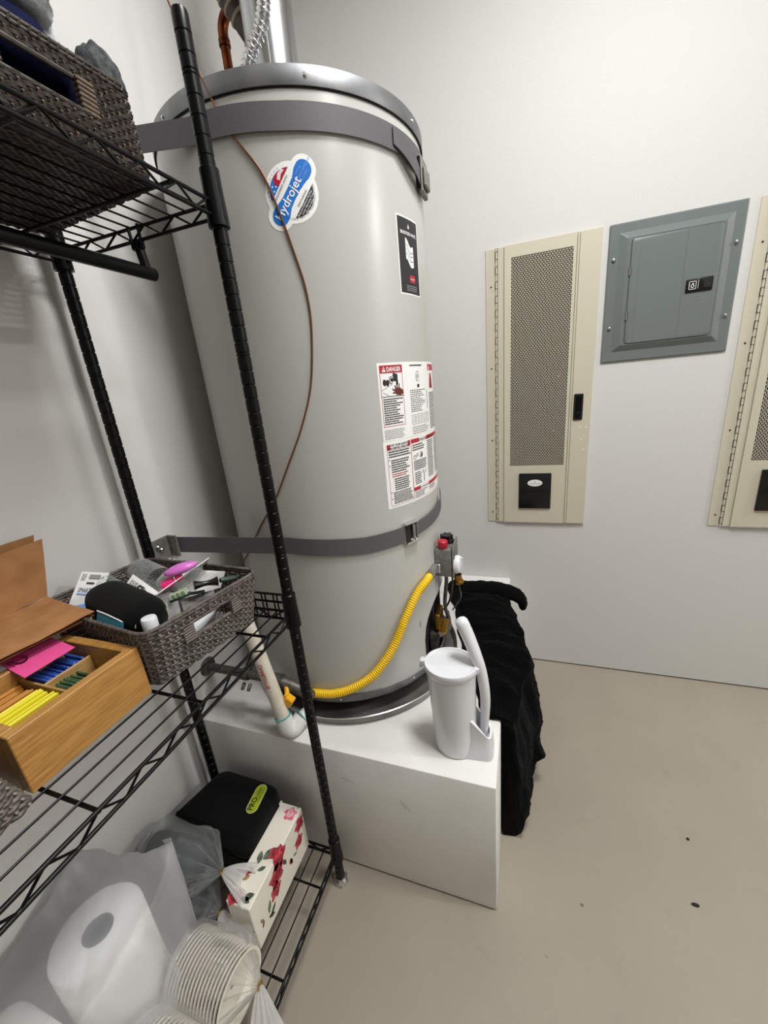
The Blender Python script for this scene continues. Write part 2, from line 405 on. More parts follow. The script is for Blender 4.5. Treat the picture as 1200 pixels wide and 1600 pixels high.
# ------------------------------------------------------------------ water heater
HX, HY, HR = -.588, -.645, .336; ZB, ZT = .512, 1.985
def cylp(th, z, r=0): a = math.radians(th); return Vector((HX+(HR+r)*math.cos(a), HY+(HR+r)*math.sin(a), z))
wh = thing('water_heater', (HX, HY, PZ), 'tall grey gas water heater standing in a metal pan on the white plinth', 'water heater')
def zopen(th):
    d = abs((th-2)/26.0)
    return ZB if d >= 1 else .62 + .125*math.sqrt(max(0, 1-d**2.4))
ths = [x*2.5 for x in range(-72, 73)]
ths = sorted(set(ths+[-23.98, -24.02, 27.98, 28.02]))[:-1]
b = MB(); rows = []
zl = [0, .06, .25, .5, .75, .94, 1]
for t in zl:
    rows.append([cylp(th, zopen(th)+(1.958-zopen(th))*t) for th in ths+[ths[0]]])
b.sheet(rows); b.build('tank_body', 'tank', wh, 60)
b = MB(); b.lathe([(.30, ZB), (.30, .80)], (HX, HY, 0), 48, cap1=True); b.build('burner_chamber', 'dark_line', wh)
b = MB(); b.lathe([(HR+.004, 1.952), (HR+.0045, 1.953), (HR+.0045, 1.982), (HR+.003, ZT), (.30, ZT+.003), (.06, ZT+.008)], (HX, HY, 0), 96)
b.build('top_cap', 'galv', wh, 50)
b = MB(); b.lathe([(HR+.0012, 1.949), (HR+.0012, 1.9525)], (HX, HY, 0), 96); b.build('cap_seam', 'dark_line', wh)
for th in (-56, -112, -8, 52, 120, 180):
    p = cylp(th, 1.968, .003); n = (cylp(th, 0, 1)-cylp(th, 0)).normalized()
    MB().lathe([(.0045, 0), (.0045, .002), (.0025, .0042)], p, 10, n, cap1=True).build('cap_screw', 'chrome', wh)
b = MB(); b.lathe([(HR-.004, ZB-.002), (HR+.004, ZB), (HR+.004, .534), (HR+.001, .537)], (HX, HY, 0), 96); b.build('base_ring', 'galv', wh, 50)
b = MB(); b.lathe([(HR-.004, ZB-.001), (.02, ZB-.001)], (HX, HY, 0), 64); b.build('base_plate', 'galv', wh)
for th in (-35, -75, -115): 
    p = cylp(th, .523, .003); n = (cylp(th, 0, 1)-cylp(th, 0)).normalized()
    MB().lathe([(.004, 0), (.004, .002), (.002, .004)], p, 8, n, cap1=True).build('ring_screw', 'chrome', wh)
for th in (-120, 0, 120):
    a = math.radians(th); MB().box((HX+.24*math.cos(a)-.025, HY+.24*math.sin(a)-.025, .461), (HX+.24*math.cos(a)+.025, HY+.24*math.sin(a)+.025, ZB)).build('leg', 'galv', wh)
# small slot in the skirt
Print(lambda u, v, h: cylp(-27+math.degrees(u/HR), .69+v, h)).rect('dark_line', -.0012, -.008, .0012, .012).build(wh, {'dark_line': 'skirt_slot'})
# stickers ----------------------------------------------------------
def on_tank(th0, z0): return lambda u, v, h: cylp(th0+math.degrees(u/HR), z0+v, h+.0003)
NAMES = {'red': 'red_print', 'ink': 'black_print', 'grey_ink': 'grey_print', 'sticker': 'white_print', 'blue': 'blue_print', 'light_blue': 'pale_blue_print', 'navy_print': 'navy_print', 'pink_grey': 'pale_print', 'maroon': 'maroon_print', 'white': 'white_lettering'}
# round badge with the slanted blue band
fb = on_tank(-65.2, 1.7835)
ang = math.radians(54); ca, sa = math.cos(ang), math.sin(ang)
def capsule(u, v, L, r, n=12):
    pts = []
    for k in range(n+1):
        a = -PI/2+PI*k/n; pts.append((L/2+r*math.cos(a), r*math.sin(a)))
    for k in range(n+1):
        a = PI/2+PI*k/n; pts.append((-L/2+r*math.cos(a), r*math.sin(a)))
    return [(u+x*ca-y*sa, v+x*sa+y*ca) for x, y in pts]
bd = MB(); pr = Print(fb)
pr.disc('sticker', 0, 0, .0535, h=0); pr.poly('sticker', capsule(0, 0, .096, .0255), h=.0001)
badge = pr.m.pop('sticker').build('round_badge', 'sticker', wh, smooth=0)
pr.poly('blue', capsule(0, 0, .096, .0165), h=.0005)
def seg(c, r, off, side, h):
    pts = []
    a0 = math.acos(off/r)
    for k in range(17):
        a = -a0+2*a0*k/16; x, y = r*math.sin(a), side*r*math.cos(a); pts.append((x*ca-y*sa, x*sa+y*ca))
    pr.poly(c, pts, h)
seg('ink', .0435, .0265, -1, .0005); seg('blue', .0435, .0265, 1, .0005)
# red and white flag part of the upper segment
def loc(x, y): return (x*ca-y*sa, x*sa+y*ca)
pr.poly('red', [loc(x, y) for x, y in ((-.004, .0268), (.033, .0268), (.027, .034), (.016, .040), (.002, .0428), (-.006, .036))], h=.0007)
pr.poly('pink_grey', [loc(x, y) for x, y in ((.006, .029), (.016, .0325), (.026, .0305), (.024, .0365), (.013, .039), (.004, .035))], h=.0008)
for x, y in ((-.008, .031), (-.017, .030), (-.012, .037), (-.022, .034)): pr.disc('sticker', *loc(x, y), .0016, h=.0008, n=8)
pr.text('sticker', 'Hydrojet', *loc(-.056, -.006), .0235, ang, h=.0009, bold=.012)
for i, w in enumerate(('TOTAL', 'PERFORMANCE', 'SYSTEM')): pr.text('light_blue', w, *loc(.030, .0055-i*.0075), .0062, ang, h=.0009)
pr.text('ink', 'REGISTERED WITH', *loc(-.030, .0195), .0055, ang, h=.0007, sx=1.1); pr.text('ink', 'FEATURING', *loc(-.014, -.0235), .0055, ang, h=.0007, sx=1.2)
for i, w in enumerate(('Reduced Sediment Buildup', 'Lower Operating Costs', 'More Hot Water')): pr.text('sticker', w, *loc((-.0295, -.0215, -.0145)[i], -.0315-i*.005), (.0051, .0048, .0044)[i], ang, h=.0009)
for i, ch in enumerate('BRADFORD WHITE CORPORATION'):
    a = math.radians(236+i*5.6); pr.text('ink', ch, .047*math.cos(a), .047*math.sin(a), .0047, a+PI/2, 'c', h=.0005)
for i in range(9):
    a = math.radians(118+i*9.5); pr.disc('grey_ink', .0475*math.cos(a), .0475*math.sin(a), .001, h=.0005, n=6)
pr.build(badge, NAMES)
# black brand label
fl = on_tank(-24.0, 1.604); pr = Print(fl); LW, LH = .094, .165
pr.rect('sticker', 0, 0, LW, LH, h=0); lab = pr.m.pop('sticker').build('brand_label', 'sticker', wh, smooth=0)
pr.rect('ink', .0035, .0035, LW-.0035, LH-.0035, h=.0003)
pr.text('sticker', 'BRADFORD WHITE', LW/2, .128, .0098, 0, 'c', h=.0006, bold=.015, sx=.82); pr.poly('sticker', [(.043, .142), (.051, .142), (.047, .152)], h=.0006)
fw = [(.030+.034*i/12, .0045*math.sin(i*.52+.9)-.0012*i) for i in range(13)]
pr.mb('sticker').sheet([[fl(u, .118+v, .0005) for u, v in fw], [fl(u, .097+v, .0005) for u, v in fw], [fl(u, .074+v, .0005) for u, v in fw]])
for vv in (.106, .098, .088): pr.mb('ink').sheet([[fl(u, vv+v, .0009) for u, v in fw[1:-1]], [fl(u, vv+v-.0016, .0009) for u, v in fw[1:-1]]])
pr.poly('red', rpoly([(.040, .028), (.066, .028), (.066, .044), (.040, .044)], .006), h=.0006); pr.text('sticker', 'HYDROJET', .053, .034, .0045, 0, 'c', h=.0009)
pr.lines('grey_ink', .026, .008, .076, .022, 3, rag=.1)
pr.build(lab, NAMES)
# warning label, upper and lower sheet
def block(name, th0, z0, w, h):
    pr = Print(on_tank(th0, z0)); pr.rect('sticker', 0, 0, w, h, h=0)
    return pr, pr.m.pop('sticker').build(name, 'sticker', wh, smooth=0)
pr, lab = block('danger_label', -40.2, 1.262, .325, .188)
pr.frame('red', .006, .036, .078, .182, .0012); pr.rect('red', .006, .164, .078, .182)
pr.text('sticker', 'DANGER', .026, .1675, .0145, 0, h=.0008, bold=.02, sx=.78); pr.poly('sticker', [(.0125, .167), (.0235, .167), (.018, .1795)], h=.0008)
pr.rect('red', .0172, .170, .0188, .176, h=.0011)
pr.rect('ink', .007, .108, .077, .1096)
for u, v, r in ((.018, .142, .0065), (.027, .141, .0065), (.049, .157, .006), (.056, .155, .006)): pr.disc('ink', u, v, r*.8, r*1.2)
pr.rect('ink', .036, .144, .060, .151); pr.rect('ink', .054, .135, .061, .147); pr.ring('ink', .038, .147, .006, .009, .0018)
pr.poly('pink_grey', [(.055, .118), (.066, .118), (.061, .134), (.056, .134)], h=.0005)
pr.poly('maroon', [(.046, .124), (.052, .112), (.066, .110), (.077, .113), (.077, .121), (.068, .127), (.055, .1285)], h=.0007)
for u0, v0, u1, v1 in ((.052, .126, .049, .1345), (.057, .127, .0555, .137), (.063, .127, .064, .138), (.048, .1225, .040, .126), (.049, .117, .041, .1165)):
    d = Vector((u1-u0, v1-v0)).normalized(); n = Vector((-d.y, d.x))*.0019
    pr.poly('maroon', [(u0+n.x, v0+n.y), (u0-n.x, v0-n.y), (u1-n.x*.7, v1-n.y*.7), (u1+n.x*.7, v1+n.y*.7)], h=.0007)
for a, c in (((.008, .124), (.042, .138)), ((.012, .1195), (.028, .111))):
    d = Vector((c[0]-a[0], c[1]-a[1])).normalized(); n = Vector((-d.y, d.x))*.0006
    pr.poly('grey_ink', [(a[0]+n.x, a[1]+n.y), (a[0]-n.x, a[1]-n.y), (c[0]-n.x, c[1]-n.y), (c[0]+n.x, c[1]+n.y)], h=.0005)
pr.lines('ink', .010, .040, .074, .105, 12, rag=.35, fill=.5)
pr.lines('grey_ink', .006, .004, .080, .030, 6, rag=.2, fill=.35)
pr.lines('ink', .108, .176, .168, .181, 1, rag=0, fill=.6)
pr.ring('grey_ink', .142, .152, .0085, .013, .0015); pr.disc('grey_ink', .142, .152, .003, .005); pr.rect('ink', .139, .124, .150, .132)
pr.lines('ink', .105, .062, .185, .120, 12, rag=.45, fill=.4, gap=.003); pr.rect('ink', .195, .065, .197, .115)
for i in range(6): pr.rect('grey_ink', .105, .030+i*.005, .200, .0309+i*.005)
for i in range(7): pr.rect('grey_ink', .105+i*.0155, .030, .1058+i*.0155, .0555)
pr.lines('grey_ink', .105, .004, .200, .026, 4, rag=.2, fill=.35)
pr.rect('red', .213, .166, .300, .182); pr.poly('sticker', [(.218, .168), (.230, .168), (.224, .180)], h=.0007)
pr.poly('red', [(.222, .118), (.262, .118), (.250, .158), (.232, .158)], h=.0005); pr.poly('maroon', [(.232, .120), (.246, .120), (.242, .150), (.236, .150)], h=.0008)
pr.lines('ink', .214, .006, .300, .108, 20, rag=.3, fill=.45)
pr.build(lab, NAMES)
pr, lab = block('safety_label', -40.6, 1.084, .325, .1775)
pr.rect('red', .010, .156, .021, .169); pr.rect('red', .082, .158, .092, .171)
pr.text('ink', 'FOR YOUR SAFETY', .051, .164, .0074, 0, 'c', bold=.02); pr.text('ink', 'READ BEFORE OPERATING', .051, .1565, .0074, 0, 'c', bold=.02, sx=.85)
pr.frame('red', .010, .006, .094, .155, .0008)
pr.lines('ink', .014, .134, .090, .153, 3, rag=.1, fill=.5)
pr.lines('ink', .020, .094, .088, .130, 6, rag=.3, fill=.5); pr.lines('red', .020, .082, .078, .093, 2, rag=.2, fill=.45)
pr.lines('ink', .026, .046, .088, .080, 6, rag=.25, fill=.5); pr.lines('ink', .020, .010, .090, .044, 7, rag=.2, fill=.5)
for v in (.128, .112, .042, .024): pr.rect('ink', .013, v, .0155, v+.003)
pr.rect('red', .096, .160, .300, .171); pr.rect('sticker', .132, .1605, .172, .1705, h=.0006); pr.text('ink', 'OPERATING', .152, .1625, .0078, 0, 'c', h=.0009, bold=.02)
pr.text('ink', 'INSTRUCTIONS', .210, .1625, .0078, 0, 'c', h=.0009, bold=.02)
pr.lines('ink', .100, .138, .165, .157, 3, rag=.4, fill=.45); pr.lines('ink', .178, .050, .228, .157, 20, rag=.2, fill=.45); pr.lines('ink', .240, .050, .300, .157, 20, rag=.2, fill=.45)
for u, v, r in ((.108, .121, .006), (.120, .126, .005), (.140, .124, .008)): pr.ring('grey_ink', u, v, r, r, .002)
pr.poly('ink', [(.136, .120), (.142, .117), (.147, .126), (.141, .129)], h=.0006)
pr.lines('ink', .102, .084, .168, .112, 6, rag=.15, fill=.5); pr.lines('ink', .104, .044, .136, .080, 7, rag=.2, fill=.45)
pr.rect('grey_ink', .148, .046, .152, .072); pr.ring('grey_ink', .144, .076, .004, .004, .0015); pr.ring('grey_ink', .158, .074, .004, .004, .0015)
pr.rect('red', .096, .028, .300, .038); pr.rect('sticker', .126, .0284, .176, .0376, h=.0006); pr.text('ink', 'TO TURN OFF GAS', .151, .0305, .0058, 0, 'c', h=.0009, bold=.02)
pr.lines('ink', .100, .008, .168, .026, 4, rag=.35, fill=.4); pr.lines('ink', .178, .012, .230, .026, 3, rag=.35, fill=.4)
pr.frame('red', .095, .006, .300, .171, .0006)
pr.build(lab, NAMES)
# gas control valve ---------------------------------------------------
gv = MB(); gv.rbox((-.256, -.700, .808), (-.202, -.604, .902), .006, 2); gv.rbox((-.262, -.690, .815), (-.225, -.62, .895), .004, 2)
gv = gv.build('gas_valve', 'castal', wh)
b = MB(); b.rbox((-.202, -.698, .806), (-.1965, -.606, .911), .002, 1)
for i in range(3): b.box((-.1968, -.690, .868+i*.012), (-.1945, -.622, .873+i*.012))
b.build('valve_cover', 'castal', gv)
MB().lathe([(.013, 0), (.013, .006), (.016, .008), (.016, .022), (.013, .025)], (-.230, -.685, .902), 16, cap1=True).build('red_button', 'red', gv)
b = MB(); b.lathe([(.021, 0), (.023, .004), (.021, .012), (.017, .014), (.017, .024), (.015, .026)], (-.226, -.637, .902), 18, cap1=True)
for i in range(6): a = i*PI/3; b.box((-.226+.016*math.cos(a)-.004, -.637+.016*math.sin(a)-.004, .914), (-.226+.016*math.cos(a)+.004, -.637+.016*math.sin(a)+.004, .928))
b.build('control_dial', 'black_plastic', gv)
b = MB(); b.lathe([(.016, 0), (.029, .002), (.030, .008), (.027, .016), (.022, .019)], (-.1965, -.672, .842), 22, (1, -.1, 0), cap1=True); b.box((-.181, -.676, .818), (-.172, -.668, .866))
b.build('temperature_knob', 'white_plastic', gv)
b = MB(); b.rbox((-.262, -.715, .826), (-.236, -.695, .858), .003, 1); b.build('inlet_block', 'chrome', gv)
for i, (pts, r, m) in enumerate((([(-.232, -.66, .81), (-.228, -.662, .78), (-.236, -.665, .70), (-.236, -.655, .655)], .0062, 'iron'),
                              ([(-.218, -.64, .81), (-.212, -.64, .76), (-.225, -.64, .69), (-.25, -.62, .64)], .0035, 'iron'),
                              ([(-.206, -.63, .806), (-.19, -.64, .74), (-.186, -.65, .71), (-.215, -.65, .66)], .0022, 'iron'))):
    MB().tube(spline(pts, 8), r, 8).build('burner_tube', m, gv)
b = MB(); b.lathe([(.013, 0), (.013, .02), (.017, .022), (.017, .03), (.009, .034)], (-.195, -.64, .79), 12, (.1, 0, -1), cap1=True); b.build('thermostat_nut', 'brass', gv)
b = MB(); b.rbox((-.262, -.70, .585), (-.232, -.61, .600), .004, 1); b.rbox((-.27, -.69, .60), (-.252, -.62, .66), .004, 1); b.build('burner_manifold', 'brass', wh)
b = MB(); b.tube(spline([(-.255, -.715, .60), (-.235, -.68, .588), (-.232, -.63, .588), (-.25, -.57, .60)], 6), .008, 8); b.box((-.285, -.70, .515), (-.262, -.66, .59)); b.box((-.285, -.64, .515), (-.262, -.60, .59)); b.build('burner_bracket', 'iron', wh)

# ------------------------------------------------------------------ drain pan
PCX, PCY = -.572, -.655
b = MB(); b.lathe([(.02, PZ+.001), (.345, PZ+.001), (.353, PZ+.004), (.360, PZ+.028), (.3615, PZ+.0305), (.3635, PZ+.0305), (.3645, PZ+.028), (.3625, PZ+.0265), (.356, PZ+.001), (.345, PZ+.0003)], (PCX, PCY, 0), 96)
pan = thing('drain_pan', (PCX, PCY, PZ), 'shallow round metal drain pan under the water heater', 'drain pan'); b.build('pan_dish', 'pan', pan, 40)
b = MB(); b.tube([(PCX+.3625*math.cos(a), PCY+.3625*math.sin(a), PZ+.0295) for a in [2*PI*i/96 for i in range(96)]], .0022, 6, closed=True); b.build('rolled_rim', 'chrome', pan)

# ------------------------------------------------------------------ straps
def ribbon(path, w, th=.0016):
    """vertical band through (x, y, z-middle) points"""
    return [[Vector((p[0], p[1], p[2]-w/2)) for p in path], [Vector((p[0], p[1], p[2]+w/2)) for p in path]]
def strap_path(z, th_from, th_to, wall_pt, r=.0062):
    a = [Vector(wall_pt)] if wall_pt else []
    n = int((th_to-th_from)/4)+1
    return a+[cylp(th_from+(th_to-th_from)*i/n, z, r) for i in range(n+1)]
us = thing('upper_strap', (HX, HY, 1.87), 'grey steel strap around the top of the water heater, just under its cap', 'strap', 'water heater straps')
zu = 1.905
pth = strap_path(zu, -98, 9, (WX+.003, -1.052, zu+.03)); pth.insert(1, Vector((-.80, -1.017, zu+.016)))
for i, p in enumerate(pth[2:10]): p.z = zu+.010*(1-i/8)
b = MB(); b.sheet(ribbon(pth, .046), .0016); b.build('band', 'strap', us)
# loose end curling off the band near the buckle
tl = []
for k in (0, 1):
    row = []
    for i in range(13):
        t = i/12; th = -24+t*22; lift = .0095+.007*math.sin(t*PI)
        z = (zu+.021-.055*t-(.003*(1-t) if k else 0)) if k else (zu-.017-.046*t+.004*math.cos(t*5))
        row.append(cylp(th, z, lift))
    tl.append(row)
b = MB(); b.sheet(tl[::-1][::-1], .0016); b.build('loose_end', 'strap', us)
b = MB(); b.rbox((-.249, -.675, 1.838), (-.238, -.612, 1.912), .002, 1); b.rbox((-.238, -.668, 1.850), (-.230, -.618, 1.890), .003, 1); b.build('buckle', 'castal', us)
MB().tube([(-.243, -.68, 1.905), (-.243, -.68, 1.842)], .004, 8).build('buckle_pin', 'black_metal', us)
ls = thing('lower_strap', (HX, HY, .97), 'grey strap around the lower water heater, anchored to the left wall', 'strap', 'water heater straps')
zl_ = 1.002
pth = [Vector((WX+.004, -1.035, 1.030)), Vector((WX+.03, -1.022, 1.024))]+strap_path(zl_, -88, -30, None)
for i, p in enumerate(pth[2:]): p.z = 1.021+(zl_-1.021)*min(1, i/9)
b = MB(); b.sheet(ribbon(pth, .046), .0016); b.build('band', 'strap', ls)
pth = strap_path(zl_+.004, -29, 18, None, .0085)
for i, p in enumerate(pth): p.z += .030*(i/(len(pth)-1))**1.5
b = MB(); b.sheet(ribbon(pth, .040), .0016); b.build('tail', 'strap', ls)
def radial_box(th, z0, z1, hw, r0, r1):
    a = math.radians(th); c = cylp(th, 0); m = Matrix.Translation((c.x, c.y, 0)) @ Matrix.Rotation(a, 4, 'Z')
    return (r0, -hw, z0), (r1, hw, z1), m
b = MB()
for z0, z1 in ((zl_-.031, zl_-.025), (zl_+.026, zl_+.032)):
    a, c, m = radial_box(-29.5, z0, z1, .025, .002, .014); b.rbox(a, c, .0015, 1, m)
a, c, m = radial_box(-29.5, zl_-.03, zl_+.03, .025, .002, .005); b.rbox(a, c, .001, 1, m); b.build('buckle', 'chrome', ls)
b = MB(); a, c, m = radial_box(-31.5, zl_-.026, zl_+.026, .008, .005, .008); b.box(a, c, m); b.build('buckle_slot', 'dark_line', ls)
b = MB(); a, c, m = radial_box(-28.4, zl_-.022, zl_+.022, .005, .008, .013); b.rbox(a, c, .001, 1, m); a, c, m = radial_box(-26.4, zl_-.022, zl_+.022, .0016, .008, .012); b.box(a, c, m); b.build('buckle_lever', 'castal', ls)
# zigzag stitching
for th, z in ((-37, zl_), (-86, 1.021)):
    pts = [cylp(th+(1.6 if i % 2 else -1.6), z-.018+.036*i/7, .0045) for i in range(8)]
    MB().tube(pts, .0009, 5).build('stitching', 'dark_line', ls)
b = MB(); b.rbox((WX+.0003, -1.098, .996), (WX+.004, -1.032, 1.058), .001, 1); b.rbox((WX+.003, -1.040, .996), (WX+.034, -1.034, 1.058), .001, 1); b.build('wall_bracket', 'castal', ls)
for z in (1.036, 1.026): MB().lathe([(.007, 0), (.007, .004), (.004, .007)], (WX+.004, -1.075+(1.036-z)*.8, z), 8, (1, 0, 0), cap1=True).build('bracket_screw', 'chrome', ls)

# ------------------------------------------------------------------ pipes over the heater
VX, VY = -.608, -.645
t = thing('vent_pipe', (VX, VY, ZT), 'round shiny metal vent pipe rising from the middle of the water heater', 'pipe')
b = MB(); b.lathe([(.0625, ZT+.006), (.0625, CEIL-.001)], (VX, VY, 0), 48); b.build('pipe_wall', 'vent', t, 60)
b = MB(); b.tube([(VX+.022, VY-.0588, ZT+.01), (VX+.022, VY-.0588, CEIL-.005)], .0016, 6); b.build('lock_seam', 'vent', t)
b = MB(); b.lathe([(.09, ZT+.004), (.088, ZT+.03), (.066, ZT+.06)], (VX, VY, 0), 40); b.build('draft_hood', 'galv', t)
pts = spline([(-.665, -.765, ZT+.006), (-.645, -.768, 2.06), (-.606, -.768, 2.135), (-.566, -.766, 2.180), (-.548, -.76, 2.235), (-.541, -.75, 2.32), (-.54, -.74, 2.5), (-.54, -.72, CEIL-.002)], 30)
t = thing('flexible_water_line', pts[0], 'corrugated silver flexible water line in front of the vent pipe', 'hose')
d = 0; rr = []
for i, p in enumerate(pts):
    if i: d += (p-pts[i-1]).length
    rr.append(.0125+.0034*math.sin(d*2*PI/.0105))
b = MB(); b.tube(pts, rr, 10); b.build('corrugated_tube', 'chrome', t, 80); MB().lathe([(.017, 0), (.017, .02), (.013, .024)], (-.665, -.765, ZT+.005), 6, cap1=True).build('hex_nut', 'brass', t)
t = thing('copper_pipe', (-.834, -.50, ZT), 'copper pipe bending over behind the top left of the water heater', 'pipe')
b = MB(); b.tube([(-.836, -.50, ZT+.004), (-.834, -.50, 2.385)], .0135, 16); b.tube(spline([(-.834, -.50, 2.38), (-.832, -.50, 2.415), (-.815, -.50, 2.44), (-.785, -.50, 2.452), (-.75, -.49, 2.455)], 6), .0142, 16); b.build('copper_tube', 'copper', t)
MB().lathe([(.016, 2.374), (.0165, 2.378), (.0165, 2.390), (.0145, 2.394)], (-.834, -.50, 0), 16).build('solder_collar', 'copper', t)
MB().lathe([(.03, ZT+.004), (.028, ZT+.012), (.015, ZT+.016)], (-.836, -.50, 0), 16).build('pipe_flange', 'iron', t)
t = thing('wrapped_pipe', (-.70, -.44, 2.42), 'dark brown wrapped pipe with tan bands behind the vent pipe', 'pipe')
A, B_ = at(322, -60, 1, -.60), at(402, 66, 1, -.535); dr = (B_-A).normalized()
pts = [A+(B_-A)*i/20 for i in range(21)]; b = MB(); b.tube(pts, [.030+.0015*nz(i*1.3) for i in range(21)], 18); b.build('pipe_wrapping', 'pipe_wrap', t)
for f in (.40, .52, .66, .93): 
    c = A+(B_-A)*f; MB().lathe([(.0305, -.004), (.033, -.002), (.033, .002), (.0305, .004)], c, 20, dr).build('tape_band', 'tan_band', t)
# thin copper sensing tube hanging in front of the heater
def surf(px, py, lift=.006):
    d = R_*((px-600)/FPX)+U_*(-(py-800)/FPX)+_f; o = CAM-Vector((HX, HY, 0)); r = HR+lift
    a = d.x**2+d.y**2; bb = o.x*d.x+o.y*d.y; cc = o.x**2+o.y**2-r*r; disc = max(0, bb*bb-a*cc)
    return CAM+d*((-bb-math.sqrt(disc))/a)
cp = [(-.70, -.985, 2.34), (-.629, -.985, 2.108), (-.602, -.985, 2.023)]+[surf(x, y, .0024) for x, y in ((352, 196), (372, 222), (408, 268), (434, 325), (458, 390), (478, 452), (487, 515), (486, 600), (472, 665), (452, 722), (430, 780), (408, 820))]+[surf(392, 855, .001), at(376, 886, 1, -.92), at(352, 930, 1, -.95), at(338, 965, 1, -1.0), at(332, 1000, 1, -1.0)]
b = MB(); b.tube(spline(cp, 8), .0021, 8); tag(b.build('copper_tubing', 'copper_wire'), 'thin copper tubing curving down the front of the water heater', 'tubing')

# ------------------------------------------------------------------ gas line, yellow hose, drain pipe
t = thing('gas_supply_pipe', (WX, -1.02, .55), 'grey iron gas pipe with valve coming out of the left wall', 'pipe')
b = MB(); b.tube([(WX+.002, -1.02, .604), (-.70, -1.02, .600)], .013, 14); b.lathe([(.03, 0), (.027, .006), (.014, .01)], (WX+.001, -1.02, .604), 16, (1, 0, 0)); b.lathe([(.017, 0), (.0185, .004), (.0185, .02), (.016, .026)], (-.80, -1.02, .601), 14, (1, 0, 0)); b.build('iron_pipe', 'iron', t)
b = MB(); b.tube(spline([(-.70, -1.02, .600), (-.66, -1.02, .596), (-.60, -1.012, .57), (-.575, -1.005, .545)], 5), [.017]*15+[.015], 12); b.lathe([(.021, -.02), (.021, .02)], (-.675, -1.02, .597), 8, (1, 0, 0), cap0=True, cap1=True); b.build('shutoff_body', 'iron', t)
b = MB(); m = Matrix.Translation((-.628, -1.050, .572)) @ Matrix.Rotation(.6, 4, 'Y'); b.rbox((-.012, -.010, -.030), (.014, .002, .018), .003, 1, m); b.rbox((-.004, -.018, -.010), (.022, .004, .020), .003, 1, m); b.tube([(-.640, -1.030, .590), (-.630, -1.046, .575)], .007, 8); b.build('shutoff_lever', 'yellow_handle', t)
for x in (-.792, -.770): MB().tube([(x, -1.030, .575), (x+.004, -1.048, .566)], .0055, 8).build('test_plug', 'castal', t)
hp = [(-.245-.012, -.694, .842)]+[surf(x, y, .0145) for x, y in ((668, 905), (652, 927), (634, 965), (618, 1004), (602, 1032), (580, 1058), (550, 1076), (520, 1084), (490, 1083))]+[(-.595, -1.003, .548)]
hp = spline(hp, 46); d = 0; rr = []
for i, p in enumerate(hp):
    if i: d += (p-hp[i-1]).length
    rr.append(.0116+.0013*math.sin(d*2*PI/.0066))
t = thing('gas_hose', hp[-1], 'yellow coated corrugated gas hose from the wall pipe up to the valve', 'hose')
b = MB(); b.tube(hp[34:], rr[34:], 12); b.build('corrugated_hose', 'yellow_hose', t, 80)
b = MB(); b.tube(hp[:38], [.0135]*8+[.0165]*14+[.0142]*16, 8); b.build('hose_end_fitting', 'castal', t)
t = thing('drain_pipe', (-.62, -1.07, PZ), 'white plastic drain pipe with an elbow at the front edge of the plinth', 'pipe')
E0 = Vector((-.624, -1.078, .482)); E1 = Vector((-.715, -1.052, .84)); d1 = (E1-E0).normalized()
b = MB(); b.tube([E0+d1*.035, E1], .0195, 18); b.tube([E1, E1+Vector((-.06, .0, .06)), Vector((WX+.002, -1.04, .97))], .0195, 18); b.build('pipe_length', 'pvc', t)
b = MB(); e2 = Vector((.03, .055, .018)); b.tube(spline([E0+d1*.047, E0+d1*.012, E0+Vector((.008, .012, -.004)), E0+e2*.75], 6), .0235, 18); b.build('elbow', 'pvc_clean', t)
for c, dd in ((E0+d1*.047, d1), (E0+e2*.76, e2.normalized())): MB().lathe([(.0238, -.001), (.0242, 0), (.0238, .0015), (.0195, .002)], c, 18, dd).build('glue_ring', 'teal_glue', t)
b = MB(); b.tube([E0+e2*.7, E0+e2*1.25], .0165, 14); b.build('pan_stub', 'pvc_clean', t)
# printing along the pipe, facing the camera
side = d1.cross(_f).normalized(); outw = side.cross(d1).normalized()
if outw.dot(CAM-E0) < 0: outw = -outw
side = outw.cross(d1).normalized()
def on_pvc(u, v, h):
    a = v/.0195; return E0+d1*(.225-u)+(outw*math.cos(a)+(side)*math.sin(a))*(.0195+h+.0004)
pr = Print(lambda u, v, h: on_pvc(u, v+.002, h)); pr.text('red', 'CHARLOTTE', 0.0, -.0055, .0155, 0, sx=.85, bold=.01); pr.rect('maroon', .085, -.004, .087, -.002); pr.build(t, {'red': 'red_print', 'maroon': 'dark_print'})

# ------------------------------------------------------------------ wire shelving rack
RFX, RBX, RY1, RY0 = -.495, -.888, -1.138, -2.052
rack = thing('shelving_rack', ((RFX+RBX)/2, RY0/2+RY1/2, 0), 'black wire shelving rack with grooved posts against the left wall', 'shelf')
prof = [(.0127, .012)]
z = .05; k = 0
while z < 1.945:
    prof += [(.0127, z-.0022), (.0114, z-.0010), (.0114, z+.0010), (.0127, z+.0022)]
    if k % 8 == 0: prof += [(.0127, z+.0048), (.0114, z+.0058), (.0114, z+.0068), (.0127, z+.008)]
    z += .0254; k += 1
prof += [(.0127, 1.953), (.0115, 1.958), (.006, 1.960)]
pm = MB().lathe(prof, (0, 0, 0), 16, cap1=True)
first = None
for (x, y) in ((RFX, RY1), (RBX, RY1), (RFX, RY0), (RBX, RY0)):
    q = MB(); q.v = [p+Vector((x, y, 0)) for p in pm.v]; q.f = pm.f; q.mi = pm.mi
    post = q.build('post', 'black_metal', rack, 25)
    f = MB(); f.lathe([(.021, .0), (.023, .002), (.023, .007)], (x, y, 0), 6, cap0=True, cap1=True); f.lathe([(.020, .007), (.018, .012), (.0135, .016), (.0135, .022)], (x, y, 0), 20); f.build('leveling_foot', 'chrome', post)
